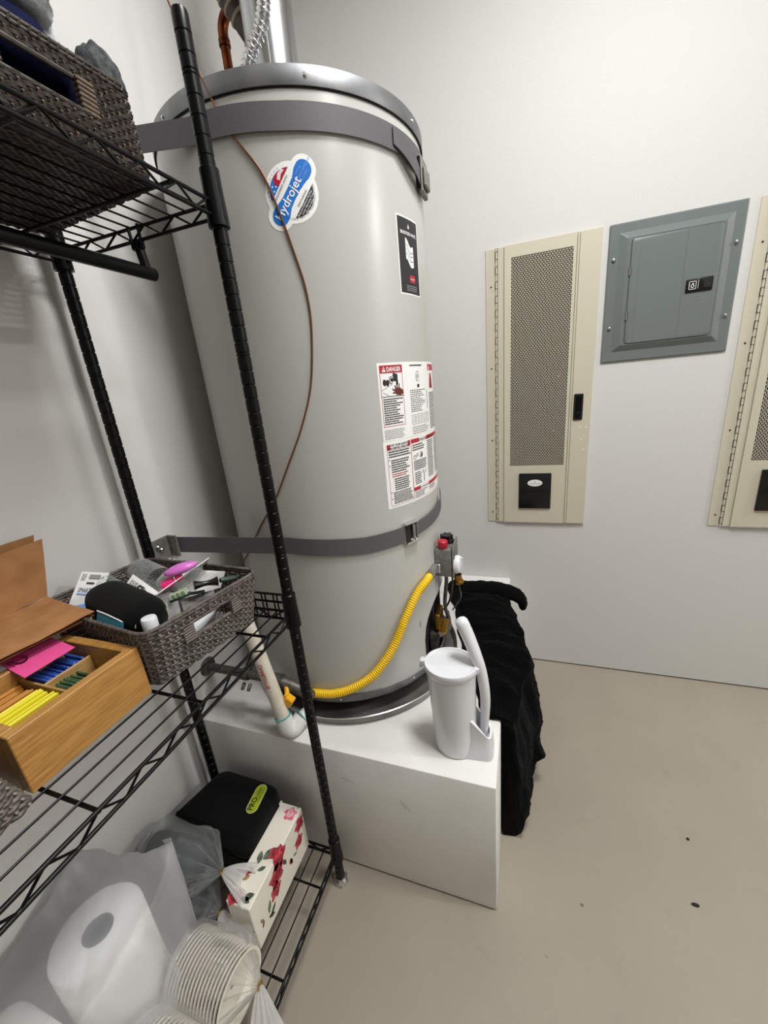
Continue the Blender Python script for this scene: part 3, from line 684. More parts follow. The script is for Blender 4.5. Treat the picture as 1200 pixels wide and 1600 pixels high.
def shelf(z, name='wire_shelf'):
    zl = z-.021; fr = MB(); rw = .0031
    for (a, c) in (((RFX, RY0), (RFX, RY1)), ((RBX, RY0), (RBX, RY1)), ((RFX, RY1), (RBX, RY1)), ((RFX, RY0), (RBX, RY0))):
        a, c = Vector(a), Vector(c); dd = (c-a).normalized(); L = (c-a).length; a2, c2 = a+dd*.016, c-dd*.016
        for zz in (z, zl): fr.tube([(a2.x, a2.y, zz), (c2.x, c2.y, zz)], rw, 8)
        n = int((L-.04)/.031); n -= n % 2; pts = []
        for i in range(n+1):
            q = a+dd*(.02+(L-.04)*i/n); pts += [(q.x, q.y, z if i % 2 == 0 else zl)]
        fr.tube(pts, .0021, 6)
    sh = fr.build(name, 'black_metal', rack, 50)
    mw = MB()
    for i in range(11):
        x = RBX+(RFX-RBX)*(i+1)/12; mw.tube([(x, RY0, z+.002), (x, RY1, z+.002)], .0019, 6)
    mw.build('shelf_wires', 'black_metal', sh, 50)
    for i in range(4):
        y = RY1-.093-.182*i; MB().tube([(RBX, y, z-.003), (RFX, y, z-.003)], .0030, 8).build('cross_wire', 'black_metal', sh)
    for (x, y) in ((RFX, RY1), (RBX, RY1), (RFX, RY0), (RBX, RY0)):
        MB().lathe([(.0140, z-.036), (.0178, z-.036), (.0172, z-.012), (.0160, z+.018), (.0160, z+.046), (.0135, z+.048)], (x, y, 0), 18).build('corner_collar', 'black_metal', sh)
    return sh
Z1, Z2, Z3 = .130, .925, 1.715
s_low, s_mid, s_top = shelf(Z1), shelf(Z2), shelf(Z3)
# raised wire edge at the right end of the middle shelf
b = MB()
for zz in (Z2+.020, Z2+.040): b.tube([(RFX-.016, RY1+.004, zz), (RBX+.016, RY1+.004, zz)], .0028, 8)
for i in range(11):
    x = RFX-.045-i*.032
    for dx in (0, .010): b.tube([(x+dx, RY1+.004, Z2-.02), (x+dx, RY1+.004, Z2+.040)], .0019, 6)
b.build('end_ledge', 'black_metal', rack)
# hanging rail under the top shelf
b = MB(); zr = 1.643; xr = -.682
b.tube([(xr, RY0+.02, zr), (xr, RY1+.022, zr)], .0115, 18); rail = b.build('hanging_rail', 'black_metal', rack)
b = MB(); b.tube(spline([(xr, RY1, Z3-.020), (xr+.001, RY1+.002, zr+.030), (xr, RY1+.008, zr)], 5), .0085, 10); b.tube([(xr-.012, RY1-.002, Z3+.004), (xr-.010, RY1, Z3-.035)], .003, 6); b.tube([(xr+.012, RY1-.002, Z3+.004), (xr+.010, RY1, Z3-.035)], .003, 6); b.rbox((xr-.014, RY1-.005, Z3-.036), (xr+.014, RY1+.006, Z3-.020), .003, 1); b.build('rail_bracket', 'black_metal', rail)

# ------------------------------------------------------------------ woven baskets
def resample(poly, n):
    L = [0]; m = len(poly)
    for i in range(m): L.append(L[-1]+(poly[(i+1) % m]-poly[i]).length)
    out = []; j = 0
    for k in range(n):
        s = L[-1]*k/n
        while L[j+1] < s: j += 1
        t = (s-L[j])/max(1e-9, L[j+1]-L[j]); out.append(poly[j].lerp(poly[(j+1) % m], t))
    return out
def basket(name, bot, top, z0, z1, rc, sp, r, m, wrap, label, slot=None, cat='basket', group=None, seed=0, stake_r=.68, pale='wicker_grey_pale'):
    """slot = (corner index a->next, from, to, zlo, zhi) hand hole in that side"""
    c = sum((Vector(p) for p in bot), Vector((0, 0)))/4
    t = thing(name, (c.x, c.y, z0), label, cat, group)
    pb, pt = rpoly(bot, rc), rpoly(top, rc); per = sum((pb[i]-pb[i-1]).length for i in range(len(pb)))
    ns = int(per/sp); ns -= ns % 2; n = ns*4
    rb, rt = resample(pb, n), resample(pt, n)
    def ring(fz): return [rb[i].lerp(rt[i], fz) for i in range(n)]
    nr = int((z1-z0-.006)/(r*1.9)); wv = MB(); skip = set()
    if slot:
        e, u0, u1, zlo, zhi = slot; A, B2 = Vector(bot[e]), Vector(bot[(e+1) % 4]); dd = B2-A; nA = Vector((-dd.y, dd.x)).normalized()
        for i in range(n):
            q = rb[i]-A; u = q.dot(dd)/dd.length_squared
            if abs(q.dot(nA)) < .02 and u0 < u < u1: skip.add(i)
    for k in range(nr):
        z = z0+.004+(z1-z0-.008)*(k+.5)/nr; fz = (z-z0)/(z1-z0); rg = ring(fz); pts = []; so = []
        for i in range(n):
            tt = rg[(i+1) % n]-rg[i-1]; nn = Vector((tt.y, -tt.x)).normalized()
            o = r*.62*math.cos(PI*(i/4+k))
            pts.append(Vector((rg[i].x+nn.x*o, rg[i].y+nn.y*o, z+.0006*nz(i*.3, k*7.1, seed)))); so.append(i)
        if slot and slot[3] < z < slot[4]:
            s0 = max(skip)+1 if min(skip) > 0 else None
            run = []; i = (max(skip)+1) % n
            while i not in skip: run.append(pts[i]); i = (i+1) % n
            wv.tube(run, r, 5)
        else: wv.tube(pts, r, 5, closed=True)
    wv.build('woven_side', m, t, 60, kind='stuff')
    st = MB(); zk = [z0+.004+(z1-z0-.008)*(k+.5)/nr for k in range(nr)]
    for s in range(ns):
        i = (s*4) % n; inslot = slot and i in skip; run = []; tt = rb[(i+1) % n]-rb[i-1]; q = Vector((tt.y, -tt.x)).normalized()
        for k, z in enumerate(zk):
            if inslot and slot[3] < z < slot[4]:
                if len(run) > 1: st.tube(run, r*stake_r, 5)
                run = []; continue
            c2 = rb[i].lerp(rt[i], (z-z0)/(z1-z0)); o = -r*1.0*math.cos(PI*(i/4+k)); run.append(Vector((c2.x+q.x*o, c2.y+q.y*o, z)))
        if len(run) > 1: st.tube(run, r*stake_r, 5)
    st.build('stakes', pale, t, 60, kind='stuff')
    rim = MB()
    for dz_, rr_ in ((-.001, r*1.05), (r*1.5, r*1.15)): rim.tube([Vector((q.x, q.y, z1+dz_)) for q in rt], rr_, 7, closed=True)
    for i in range(0, n, 4):
        tt = rt[(i+1) % n]-rt[i-1]; q = Vector((tt.y, -tt.x)).normalized(); d2 = tt.normalized()*r*1.2; c2 = rt[i]
        rim.tube([Vector((c2.x+q.x*r*1.25-d2.x, c2.y+q.y*r*1.25-d2.y, z1-r*1.2)), Vector((c2.x+q.x*r*1.35, c2.y+q.y*r*1.35, z1+r*1.0)), Vector((c2.x+d2.x, c2.y+d2.y, z1+r*2.7))], r*.45, 4)
    rim.build('bound_rim', m, t, 60)
    # woven floor of the basket
    fl = MB(); x0, x1 = min(p.x for p in pb), max(p.x for p in pb); ins = shrink(pb, .004)
    def span(x):
        ys = []
        for i in range(len(ins)):
            a, q = ins[i-1], ins[i]
            if (a.x-x)*(q.x-x) < 0: ys.append(a.y+(q.y-a.y)*(x-a.x)/(q.x-a.x))
        return (min(ys), max(ys)) if len(ys) > 1 else None
    x = x0+.006; k = 0
    while x < x1-.004:
        s = span(x)
        if s and s[1]-s[0] > .02:
            m_ = max(3, int((s[1]-s[0])/.008)); fl.tube([(x, s[0]+(s[1]-s[0])*i/m_, z0+.004+.0016*math.cos(PI*(i+k))) for i in range(m_+1)], .0032, 5)
        x += .0058; k += 1
    fl.build('woven_floor', m, t, 60, kind='stuff')
    if slot:
        e, u0, u1, zlo, zhi = slot
        for u in (u0, u1):
            q = Vector(bot[e]).lerp(Vector(bot[(e+1) % 4]), u); q2 = Vector(top[e]).lerp(Vector(top[(e+1) % 4]), u); f = ((zlo+zhi)/2-z0)/(z1-z0); qq = q.lerp(q2, f)
            dd = (Vector(bot[(e+1) % 4])-Vector(bot[e])).normalized(); mm = Matrix.Translation((qq.x, qq.y, 0)) @ Matrix.Rotation(math.atan2(dd.y, dd.x), 4, 'Z')
            wv2 = MB(); h = zhi-zlo+.004; kk = 7
            for i in range(kk):
                z = zlo-.002+h*(i+.5)/kk; wv2.rbox((-.012, -.0058, z-h/kk*.46), (.012, .0058, z+h/kk*.46), .0016, 1, mm)
            wv2.build('handle_wrap', wrap, t)
        for z in (zlo, zhi):
            q = [Vector(bot[e]).lerp(Vector(bot[(e+1) % 4]), u).lerp(Vector(top[e]).lerp(Vector(top[(e+1) % 4]), u), (z-z0)/(z1-z0)) for u in (u0, u1)]
            MB().tube([(q[0].x, q[0].y, z), (q[1].x, q[1].y, z)], r*1.15, 8).build('handle_edge', m, t)
    return t
ZS3 = Z3+.0045; ZS2 = Z2+.0045; ZS1 = Z1+.0045
# corners run counter-clockwise: front-left, front-right, back-right, back-left
bt = [(-.556, -1.62), (-.549, -1.206), (-.850, -1.178), (-.885, -1.60)]
tp = [(-.590, -1.62), (-.555, -1.209), (-.853, -1.180), (-.890, -1.60)]
basket('wicker_basket', bt, tp, ZS3, 1.838, .022, .0105, .0031, 'wicker_brown', 'wicker_wrap', 'dark brown wicker basket of clothes on the top shelf', (0, .545, .812, 1.779, 1.815), pale='wicker_pale')
bt = [(-.592, -1.412), (-.552, -1.188), (-.845, -1.166), (-.880, -1.372)]
tp = [(-.574, -1.424), (-.530, -1.178), (-.866, -1.160), (-.902, -1.384)]
basket('wicker_basket', bt, tp, ZS2, 1.043, .028, .0125, .0032, 'wicker_grey', 'wicker_wrap_grey', 'grey wicker basket of toiletries on the middle shelf, behind the bamboo box', (0, .30, .74, .990, 1.022), seed=3)
bt = [(-.590, -1.95), (-.579, -1.613), (-.86, -1.632), (-.86, -1.95)]
tp = [(-.545, -1.97), (-.545, -1.650), (-.875, -1.650), (-.875, -1.97)]
basket('wicker_basket', bt, tp, ZS2, 1.050, .014, .0125, .0034, 'wicker_grey', 'wicker_wrap_grey', 'grey wicker basket at the left edge of the photo, beside the bamboo box', seed=8)

# clothes in the top basket
def blob(name, c, rad, m, label, cat, seed, amp=.25, fr=3.5, parent=None, n=28, folds=0, ax=(1, 0, 0)):
    b = MB(); rows = []
    for i in range(n+1):
        ph = PI*i/n; row = []
        for j in range(n*2):
            a = 2*PI*j/(n*2); d = Vector((math.sin(ph)*math.cos(a), math.sin(ph)*math.sin(a), math.cos(ph)))
            k = 1+amp*nz(d.x*fr+seed, d.y*fr, d.z*fr)+amp*.4*nz(d.x*fr*2.5+seed, d.y*fr*2.5, d.z*fr*2.5)
            if folds: k += .10*math.sin(folds*(d.dot(Vector(ax)))+2*nz(d.x*2+seed, d.y*2, d.z*2))
            row.append(Vector(c)+Vector((d.x*rad[0], d.y*rad[1], d.z*rad[2]))*k)
        rows.append(row)
    b.loft(rows, True, True); o = b.build(name, m, parent, 180)
    if label: tag(o, label, cat)
    return o
blob('folded_sweater', (-.655, -1.350, 1.985), (.080, .150, .072), 'grey_cloth', 'grey crumpled sweater piled highest in the brown basket', 'clothing', 2, .3, 1.8, folds=8, ax=(.3, .8, .5))
blob('navy_garment', (-.685, -1.330, 1.850), (.095, .125, .072), 'navy_cloth', 'navy blue garment in the brown basket under the grey sweater', 'clothing', 5, .18, 2)
blob('dark_basket_fill', (-.71, -1.42, 1.775), (.115, .185, .042), 'black_cloth', 'added dark fill in the brown basket, standing for shade behind its handle', 'clothing', 21, .06, 2)  # added black blob, gives the shade behind the hand hole
blob('grey_sock', (-.605, -1.208, 1.866), (.030, .031, .045), 'sock', 'small grey rolled sock at the right end of the brown basket', 'clothing', 9, .16, 1.7)
blob('pale_cloth', (-.655, -1.236, 1.880), (.018, .018, .050), 'pale_cloth', 'pale grey cloth poking up between the navy garment and the rolled sock', 'clothing', 14, .2, 2)

# ------------------------------------------------------------------ toiletries in the grey basket
t = thing('zip_case', (-.70, -1.36, .95), 'black rounded zip case lying across the grey basket', 'case')
A, B_ = Vector((-.800, -1.332, 1.050)), Vector((-.615, -1.366, 1.030)); dr = (B_-A).normalized()
sd = dr.cross(Vector((0, 0, 1))).normalized(); up = sd.cross(dr)
rings = []; zl_pts = []
for i in range(25):
    f = i/24; k = (max(0, 1-abs(2*f-1)**5.5))**.5*.97+.03; c = A.lerp(B_, f)
    rings.append([c+sd*(.040*k*math.copysign(abs(math.cos(a))**.8, math.cos(a)))+up*(.037*k*math.copysign(abs(math.sin(a))**.8, math.sin(a))) for a in [2*PI*j/28 for j in range(28)]])
MB().loft(rings).build('shell', 'black_cloth', t, 60)
# pale zipper around the right end
c = A.lerp(B_, .93); b = MB(); b.tube([c+sd*(.030*math.cos(a))+up*(.026*math.sin(a)) for a in [PI*.05+PI*1.0*j/18 for j in range(19)]], .0011, 5); b.build('zipper', 'logo_rim', t)
def card(name, corners, m, th, label, cat, parent=None, group=None):
    """corners: four 3-D points in order"""
    a, b_, c, d = [Vector(p) for p in corners]; n = (b_-a).cross(d-a).normalized()*th
    q = MB(); ring = []
    nu = 8
    rows = [[a.lerp(b_, i/nu).lerp(d.lerp(c, i/nu), j/nu) for i in range(nu+1)] for j in range(nu+1)]
    q.sheet(rows, th); o = q.build(name, m, parent, 30)
    if label: tag(o, label, cat, group)
    return o
def flat(corners, lift=.0022):
    a, b_, c, d = [Vector(p) for p in corners]; n = (b_-a).cross(d-a).normalized()
    if n.dot(CAM-a) < 0: n = -n
    return lambda u, v, h: a.lerp(b_, u).lerp(d.lerp(c, u), v)+n*(h+lift)
# upright carded pack
cc = [at(107, 946, 0, -.845), at(150, 950, 0, -.835), at(171, 895, 0, -.855), at(128, 893, 0, -.862)]
cc[0] = cc[0]+(cc[0]-cc[3])*.7; cc[1] = cc[1]+(cc[1]-cc[2])*.7
o = card('blister_card', cc, 'white', .0012, 'white carded pack with blue print standing at the back of the grey basket', 'package')
pr = Print(flat(cc)); pr.text('navy_print', 'SMART', .10, .64, .11, h=0, sx=1.3); pr.rect('grey_ink', .32, .88, .72, .95, h=0); pr.rect('ink', .30, .79, .58, .815, h=0); pr.text('ink', 'A', .78, .88, .09, h=0)
pr.rect('light_blue', .10, .60, .75, .62, h=0); pr.poly('light_blue', [(.02, .30), (.6, .30), (.95, .46), (.6, .47), (.25, .42)], h=0); pr.lines('grey_ink', .1, .15, .7, .27, 3, h=0, gap=.03, wl=(.08, .2)); pr.lines('grey_ink', .06, .84, .25, .96, 4, h=0, gap=.02, wl=(.05, .1)); pr.build(o, NAMES)
# clear cups / roll
def clear_cup(c, ax, r, L, label):
    t = MB(); prof = []
    for i in range(28):
        f = i/27; prof.append((r*(1-.18*f)+.0012*math.sin(i*2.1), L*f))
    t.lathe(prof, c, 24, ax, cap1=True); o = t.build('clear_cup', 'clear', None, 60); tag(o, label, 'cup', 'clear plastic cups'); return o
clear_cup((-.780, -1.215, 1.020), (-.95, .2, .25), .034, .075, 'clear ribbed plastic cup lying at the back of the grey basket, nearer the pink razor')
clear_cup((-.835, -1.285, 1.020), (-.8, .1, .5), .030, .05, 'clear ribbed plastic cup at the back of the grey basket, beside the white carded pack')
# white card with two small hooks
cc = [at(188, 925, 2, 1.058), at(236, 947, 2, 1.050), at(247, 925, 2, 1.058), at(208, 897, 2, 1.080)]
o = card('hook_card', cc, 'white', .001, 'white card with two small black hooks behind the black zip case', 'package')
pr = Print(flat(cc)); pr.ring('ink', .48, .62, .10, .10, .045, h=0); pr.ring('ink', .66, .56, .10, .10, .045, h=0); pr.rect('ink', .40, .70, .62, .76, h=0); pr.lines('grey_ink', .1, .3, .4, .8, 5, h=0, gap=.02, wl=(.05, .1)); pr.build(o, NAMES)
# razor in a clear blister on its card, seen almost edge-on
cc = [at(240, 936, 2, 1.030), at(320, 885, 2, 1.030), at(326, 872, 2, 1.085), at(247, 930, 2, 1.075)]
cc = [at(238, 938, 2, 1.02), at(322, 882, 2, 1.04), at(327, 872, 2, 1.09), at(244, 930, 2, 1.06)]
t = thing('razor_pack', cc[0], 'pink razors in a clear pack on a white card', 'package')
card('backing_card', cc, 'white', .0016, None, None, t)
L = (cc[3].lerp(cc[2], .15)); e = (cc[2]-cc[3]).normalized(); nn = (cc[1]-cc[0]).cross(cc[3]-cc[0]).normalized()
if nn.x > 0: nn = -nn
b = MB(); rows = []
c0 = at(250, 905, 2, 1.07); c1 = at(308, 884, 2, 1.085)
for i in range(9):
    f = i/8; c = Vector(at(245, 918, 2, 1.050)).lerp(at(312, 884, 2, 1.075), f); k = math.sin(PI*(.08+.84*f))**.6
    rows.append([c+Vector((-.030*k*math.cos(a), .012*k*math.cos(a), .022*k*math.sin(a))) for a in [2*PI*j/14 for j in range(14)]])
b.loft(rows); b.build('clear_blister', 'clear', t, 60)
b = MB(); rows = []
for i in range(13):
    f = i/12; c = at(258, 898, 2, 1.085).lerp(at(306, 879, 2, 1.092), f); k = math.sin(PI*(.06+.88*f))**.7
    rows.append([c+Vector((-.016*k*math.cos(a), .004*k*math.cos(a), .010*k*math.sin(a))) for a in [2*PI*j/14 for j in range(14)]])
b.loft(rows); b.build('orchid_handle', 'orchid', t, 60)
b = MB(); p0, p1 = at(253, 917, 2, 1.060), at(283, 899, 2, 1.072); dd = (p1-p0).normalized(); s_ = dd.cross(Vector((0, 0, 1))).normalized(); u_ = s_.cross(dd)
for (f0, f1, w) in ((0, .62, .013), (.70, 1.05, .011)):
    mm = Matrix((( *dd, ), ( *s_, ), ( *u_, ))).transposed().to_4x4(); mm.translation = p0; L_ = (p1-p0).length
    b.rbox((L_*f0, -w, -.006), (L_*f1, w, .007), .003, 2, mm)
b.build('razor_head', 'magenta', t)
# loose papers and boxes
cc = [at(248, 940, 2, 1.030), at(318, 902, 2, 1.036), at(338, 890, 2, 1.050), at(300, 885, 2, 1.05)]
cc = [at(256, 944, 2, 1.02), at(345, 918, 2, 1.02), at(352, 893, 2, 1.055), at(305, 890, 2, 1.06)]
o = card('leaflet', cc, 'white', .0008, 'white folded leaflet lying behind the black handled brush in the grey basket', 'paper'); pr = Print(flat(cc)); pr.lines('grey_ink', .45, .55, .95, .9, 6, h=0, gap=.02, wl=(.06, .18), fill=.2); pr.build(o, NAMES)
t = thing('black_brush', at(320, 912, 2, 1.05), 'black handled brush with a dark green end on the papers', 'brush')
p0, p1, p2, p3 = at(303, 915, 2, 1.066), at(340, 908, 2, 1.060), at(344, 907, 2, 1.060), at(369, 902, 2, 1.052)
b = MB(); pts = [p0.lerp(p1, i/14) for i in range(15)]; b.tube(pts, [.0085-.0035*math.sin(PI*min(1, max(0, (i-1)/12)))+(.0015 if i in (0, 14) else 0) for i in range(15)], 14); b.build('black_handle', 'black_plastic', t)
b = MB(); b.tube([p2.lerp(p3, i/8) for i in range(9)], [.0045+.002*math.sin(PI*i/8) for i in range(9)], 12); b.build('green_end', 'dark_green', t)
t = thing('toothbrush', at(282, 930, 2, 1.04), 'toothbrush with green and white bristles in the middle of the grey basket', 'toothbrush')
p0, p1 = at(268, 936, 2, 1.038), at(294, 926, 2, 1.046); dd = (p1-p0).normalized(); s_ = dd.cross(Vector((0, 0, 1))).normalized(); u_ = s_.cross(dd)
mm = Matrix(((*dd,), (*s_,), (*u_,))).transposed().to_4x4(); mm.translation = p0; L_ = (p1-p0).length
b = MB(); b.rbox((-.004, -.007, -.006), (L_+.004, .007, .0), .003, 2, mm); b.tube([mm @ Vector((L_, 0, -.003)), mm @ Vector((L_+.03, .004, -.008))], .0035, 8); b.build('brush_head', 'dark_green', t)
b = MB(); b2 = MB()
for i in range(7):
    for j in range(3): (b if (i+j) % 2 else b2).box((L_*(i+.1)/7, -.0055+j*.004, 0), (L_*(i+.8)/7, -.0022+j*.004, .009), mm)
b.build('green_bristles', 'green', t, 0); b2.build('white_bristles', 'white', t, 0)
def carton(name, o0, ex, ey, ez, m, label, parent=None):
    q = MB(); o0, ex, ey, ez = map(Vector, (o0, ex, ey, ez)); v = [o0, o0+ex, o0+ex+ey, o0+ey, o0+ez, o0+ex+ez, o0+ex+ey+ez, o0+ey+ez]
    q.add(v, [(0, 3, 2, 1), (4, 5, 6, 7), (0, 1, 5, 4), (1, 2, 6, 5), (2, 3, 7, 6), (3, 0, 4, 7)]); o = q.build(name, m, parent, 0); tag(o, label, 'package'); return o, v
pA = at(288, 957, 2, .985); top = at(296, 918, 2, 1.060); ex = at(345, 932, 2, .99)-at(288, 957, 2, .99)
o, v = carton('small_carton', pA, (.018, .072, 0), (-.046, .008, .004), (.004, -.004, .062), 'white', 'small white carton with a blue corner under the black brush')
pr = Print(flat([v[0], v[1], v[5], v[4]])); pr.text('maroon', 'IPIK', .22, .58, .22, h=0, sx=.7); pr.rect('navy_print', .60, .30, .98, .80, h=0, step=2); pr.lines('grey_ink', .2, .3, .55, .5, 2, h=0, gap=.02, wl=(.05, .12)); pr.build(o, NAMES)
pr = None
o, v = carton('tiny_carton', at(262, 972, 2, .99), (.012, .024, 0), (-.026, .006, 0), (0, .002, .050), 'white', 'tiny white carton between the black zip case and the white carton')
# white tube seen through the hand hole
t = thing('white_tube', (-.60, -1.29, .965), 'white tapered tube lying inside the hand hole of the grey basket', 'bottle')
p0, p1 = Vector((-.604, -1.325, .976)), Vector((-.588, -1.238, 1.014)); b = MB(); b.tube([p0.lerp(p1, i/10) for i in range(11)], [.007, .016, .017, .0165, .016, .0155, .015, .0125, .0125, .012, .010], 16); b.build('tube_body', 'white_plastic', t)
# white capped bottle standing at the front-left corner
t = thing('capped_bottle', (-.600, -1.378, .94), 'small bottle with a white cap at the near corner of the grey basket', 'bottle')
MB().lathe([(.013, .0), (.016, .002), (.016, .08), (.010, .088)], (-.606, -1.384, .94), 18).build('bottle_body', 'white_plastic', t)
b = MB(); pr_ = [(.0125, .085), (.0128, .088), (.0128, .112), (.0115, .1145), (.008, .115)]; b.lathe(pr_, (-.606, -1.384, .94), 24, cap1=True); b.build('ribbed_cap', 'white_plastic', t)
cc = [at(150, 980, 2, 1.040), at(190, 988, 2, 1.040), at(191, 972, 2, 1.052), at(152, 955, 2, 1.062)]
o = card('teal_pack', cc, 'teal', .003, 'teal flat pack with a pale edge under the black zip case', 'package')
b = MB(); b.tube([cc[3]+Vector((0, 0, .001)), cc[3].lerp(cc[2], .4)+Vector((0, 0, .002)), cc[2].lerp(cc[3], .1)+Vector((0, 0, .001)), cc[2]], .0012, 5); b.build('pale_edge', 'white', o)

# ------------------------------------------------------------------ bamboo box with packets
X0, X1, Y0, Y1, ZB0, ZB1 = -.775, -.600, -1.606, -1.420, ZS2, 1.023
bx = thing('bamboo_box', ((X0+X1)/2, (Y0+Y1)/2, ZB0), 'open bamboo organiser box with colourful packets on the middle shelf', 'box')
W_ = .016
for nm, a, c in (('front_panel', (X1-W_, Y0, ZB0), (X1, Y1, ZB1)), ('back_panel', (X0, Y0, ZB0), (X0+W_, Y1, ZB1)), ('end_panel', (X0+W_, Y0, ZB0), (X1-W_, Y0+W_, ZB1)), ('end_panel', (X0+W_, Y1-W_, ZB0), (X1-W_, Y1, ZB1))):
    MB().rbox(a, c, .0012, 1).build(nm, 'bamboo', bx)
MB().box((X0+.004, Y0+.004, ZB0), (X1-.004, Y1-.004, ZB0+.008)).build('floor_panel', 'bamboo_in', bx)
YM, XM = -1.510, -.700
MB().rbox((XM-.002, YM, ZB0+.008), (XM+.002, Y1-W_, 1.003), .001, 1).build('divider', 'bamboo_in', bx)
MB().rbox((X0+W_, YM-.002, ZB0+.008), (X1-W_, YM+.002, 1.003), .001, 1).build('divider', 'bamboo_in', bx)
b = MB(); b.box((X1-.0002, Y0+.006, 1.004), (X1+.0004, Y0+.024, 1.0055)); b.box((X1-.0002, Y0+.006, .945), (X1+.0004, Y0+.024, .9465)); b.build('spline_key', 'bamboo_in', bx)
ORD = ['first', 'second', 'third', 'fourth', 'fifth', 'sixth', 'seventh', 'eighth', 'ninth', 'tenth', 'eleventh', 'twelfth', 'thirteenth', 'fourteenth', 'fifteenth', 'sixteenth', 'seventeenth']
def packets(n, x0, x1, y0, y1, zt, m, lab, grp, lean, along, th=.0032):
    """row of thin packets standing in a compartment; along = axis of the row"""
    first = None
    for i in range(n):
        f = (i+.5)/n
        if along == 'y': c = Vector(((x0+x1)/2+random.uniform(-.002, .002), y0+(y1-y0)*f, ZB0+.009)); mm = Matrix.Translation(c) @ Matrix.Rotation(lean+random.uniform(-.05, .05), 4, 'X'); w = (x1-x0)*.46
        else: c = Vector((x0+(x1-x0)*f, (y0+y1)/2+random.uniform(-.002, .002), ZB0+.009)); mm = Matrix.Translation(c) @ Matrix.Rotation(lean+random.uniform(-.05, .05), 4, 'Y'); w = (y1-y0)*.46
        hgt = zt-ZB0-.012+random.uniform(-.002, .002)
        if along == 'y': a, b_ = (-w, -th/2, 0), (w, th/2, hgt)
        else: a, b_ = (-th/2, -w, 0), (th/2, w, hgt)
        q = MB(); q.rbox(a, b_, .0011, 1, mm); o = q.build('packet', m, None, 30); tag(o, '%s packet, %s from the %s, %s compartment of bamboo box' % (lab[0], ORD[i], 'near end' if along == 'y' else 'wall side', lab[1]), 'packet', grp)
packets(12, X0+W_+.004, XM-.004, YM+.006, Y1-W_-.006, 1.004, 'tea_blue', ('blue', 'back right'), 'blue packets', .0, 'y', .0042)
packets(9, XM+.006, X1-W_-.004, YM+.006, Y1-W_-.032, 1.000, 'tea_green', ('dark green', 'front right'), 'green packets', 0, 'y', .0036)
packets(9, -.697, -.648, Y0+W_+.003, YM-.006, 1.010, 'tea_yellow', ('bright yellow', 'front left'), 'yellow packets', 0, 'x', .0019)
packets(8, X0+W_+.004, -.703, Y0+W_+.003, YM-.006, 1.002, 'tea_orange', ('orange brown', 'back left'), 'orange packets', 0, 'x', .004)
cc = [at(-30, 1022, 2, 1.0255), at(38, 1059, 2, 1.0255), at(117, 1011, 2, 1.0255), at(52, 984, 2, 1.0255)]
o = card('pink_card', cc, 'pink', .0009, 'bright pink card with a dark scribble on the bamboo box', 'card')
pr = Print(flat(cc)); pr.ring('pink_dark', .62, .25, .10, .13, .03, h=0); pr.ring('pink_dark', .66, .25, .06, .10, .02, h=0); pr.rect('pink_dark', .53, .08, .70, .11, h=0); pr.build(o, {'pink_dark': 'scribble'})
# brown paper bag
t = thing('paper_bag', (-.83, -1.52, 1.04), 'brown paper bag lying folded over the back of the bamboo box', 'bag')
def bagsheet(name, c00, c10, c11, c01, m, amp, nu=22, nv=14, th=.0012, seed=0):
    c00, c10, c11, c01 = map(Vector, (c00, c10, c11, c01)); n = (c10-c00).cross(c01-c00).normalized(); rows = []
    for j in range(nv+1):
        row = []
        for i in range(nu+1):
            p = c00.lerp(c10, i/nu).lerp(c01.lerp(c11, i/nu), j/nv); k = amp*(nz(p.x*14+seed, p.y*14, p.z*14)+.5*nz(p.x*40+seed, p.y*40, p.z*40)); row.append(p+n*k)
        rows.append(row)
    b = MB(); b.sheet(rows, th); return b.build(name, m, t, 60)
CA = at(148, 957, 2, 1.054); CC = Vector((-.885, -1.372, 1.062))
bagsheet('lower_flap', (-.790, -1.76, 1.052), CA, CC, (-.905, -1.76, 1.060), 'kraft', .004)
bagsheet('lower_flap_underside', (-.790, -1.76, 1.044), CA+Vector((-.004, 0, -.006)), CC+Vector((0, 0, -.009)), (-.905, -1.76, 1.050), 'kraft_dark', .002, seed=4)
T1 = at(66, 842, 0, -.888); T2 = at(53, 836, 0, -.912)
bagsheet('upright_panel', (-.893, -1.76, 1.060), CC+Vector((-.001, 0, 0)), T1, (-.893, -1.76, 1.165), 'kraft', .004, seed=7)
bagsheet('rear_panel', (-.914, -1.76, 1.060), CC+Vector((-.024, .0, 0)), T2, (-.920, -1.76, 1.185), 'kraft', .003, seed=9)

# ------------------------------------------------------------------ bottom shelf: case, rose box, bags
ZS = ZS1
t = thing('zip_carry_case', (-.76, -1.20, ZS), 'large black soft carry case with a lime logo on the bottom shelf', 'case')
pl = rpoly([(-.645, -1.292), (-.650, -1.128), (-.862, -1.122), (-.905, -1.282)], [.03, .03, .035, .012], 6)
rings = [P3(shrink(pl, d), z) for d, z in ((.012, ZS), (.003, ZS+.006), (0, ZS+.02), (0, .262), (.002, .266), (.002, .272), (-.001, .276), (0, .300), (.004, .316), (.011, .326))]
_c = sum(pl, Vector((0, 0)))/len(pl)
for k_, z_ in ((.86, .3305), (.70, .3320), (.3, .3325)): rings.append(P3([_c.lerp(q, k_) for q in pl], z_))
MB().loft(rings).build('case_shell', 'black_cloth', t, 50)
b = MB(); b.tube(P3(shrink(pl, -.0005), .269), .0022, 6, closed=True); b.build('zipper_line', 'black_plastic', t)
q0, q1 = at(393, 1264, 2, .3335), at(409, 1232, 2, .3335); cx_ = (q0+q1)/2; dd = (q1-q0).normalized(); s_ = Vector((dd.y, -dd.x, 0)).normalized()
fn = lambda u, v, h: cx_+dd*u-s_*v*1.0+Vector((0, 0, h)); 
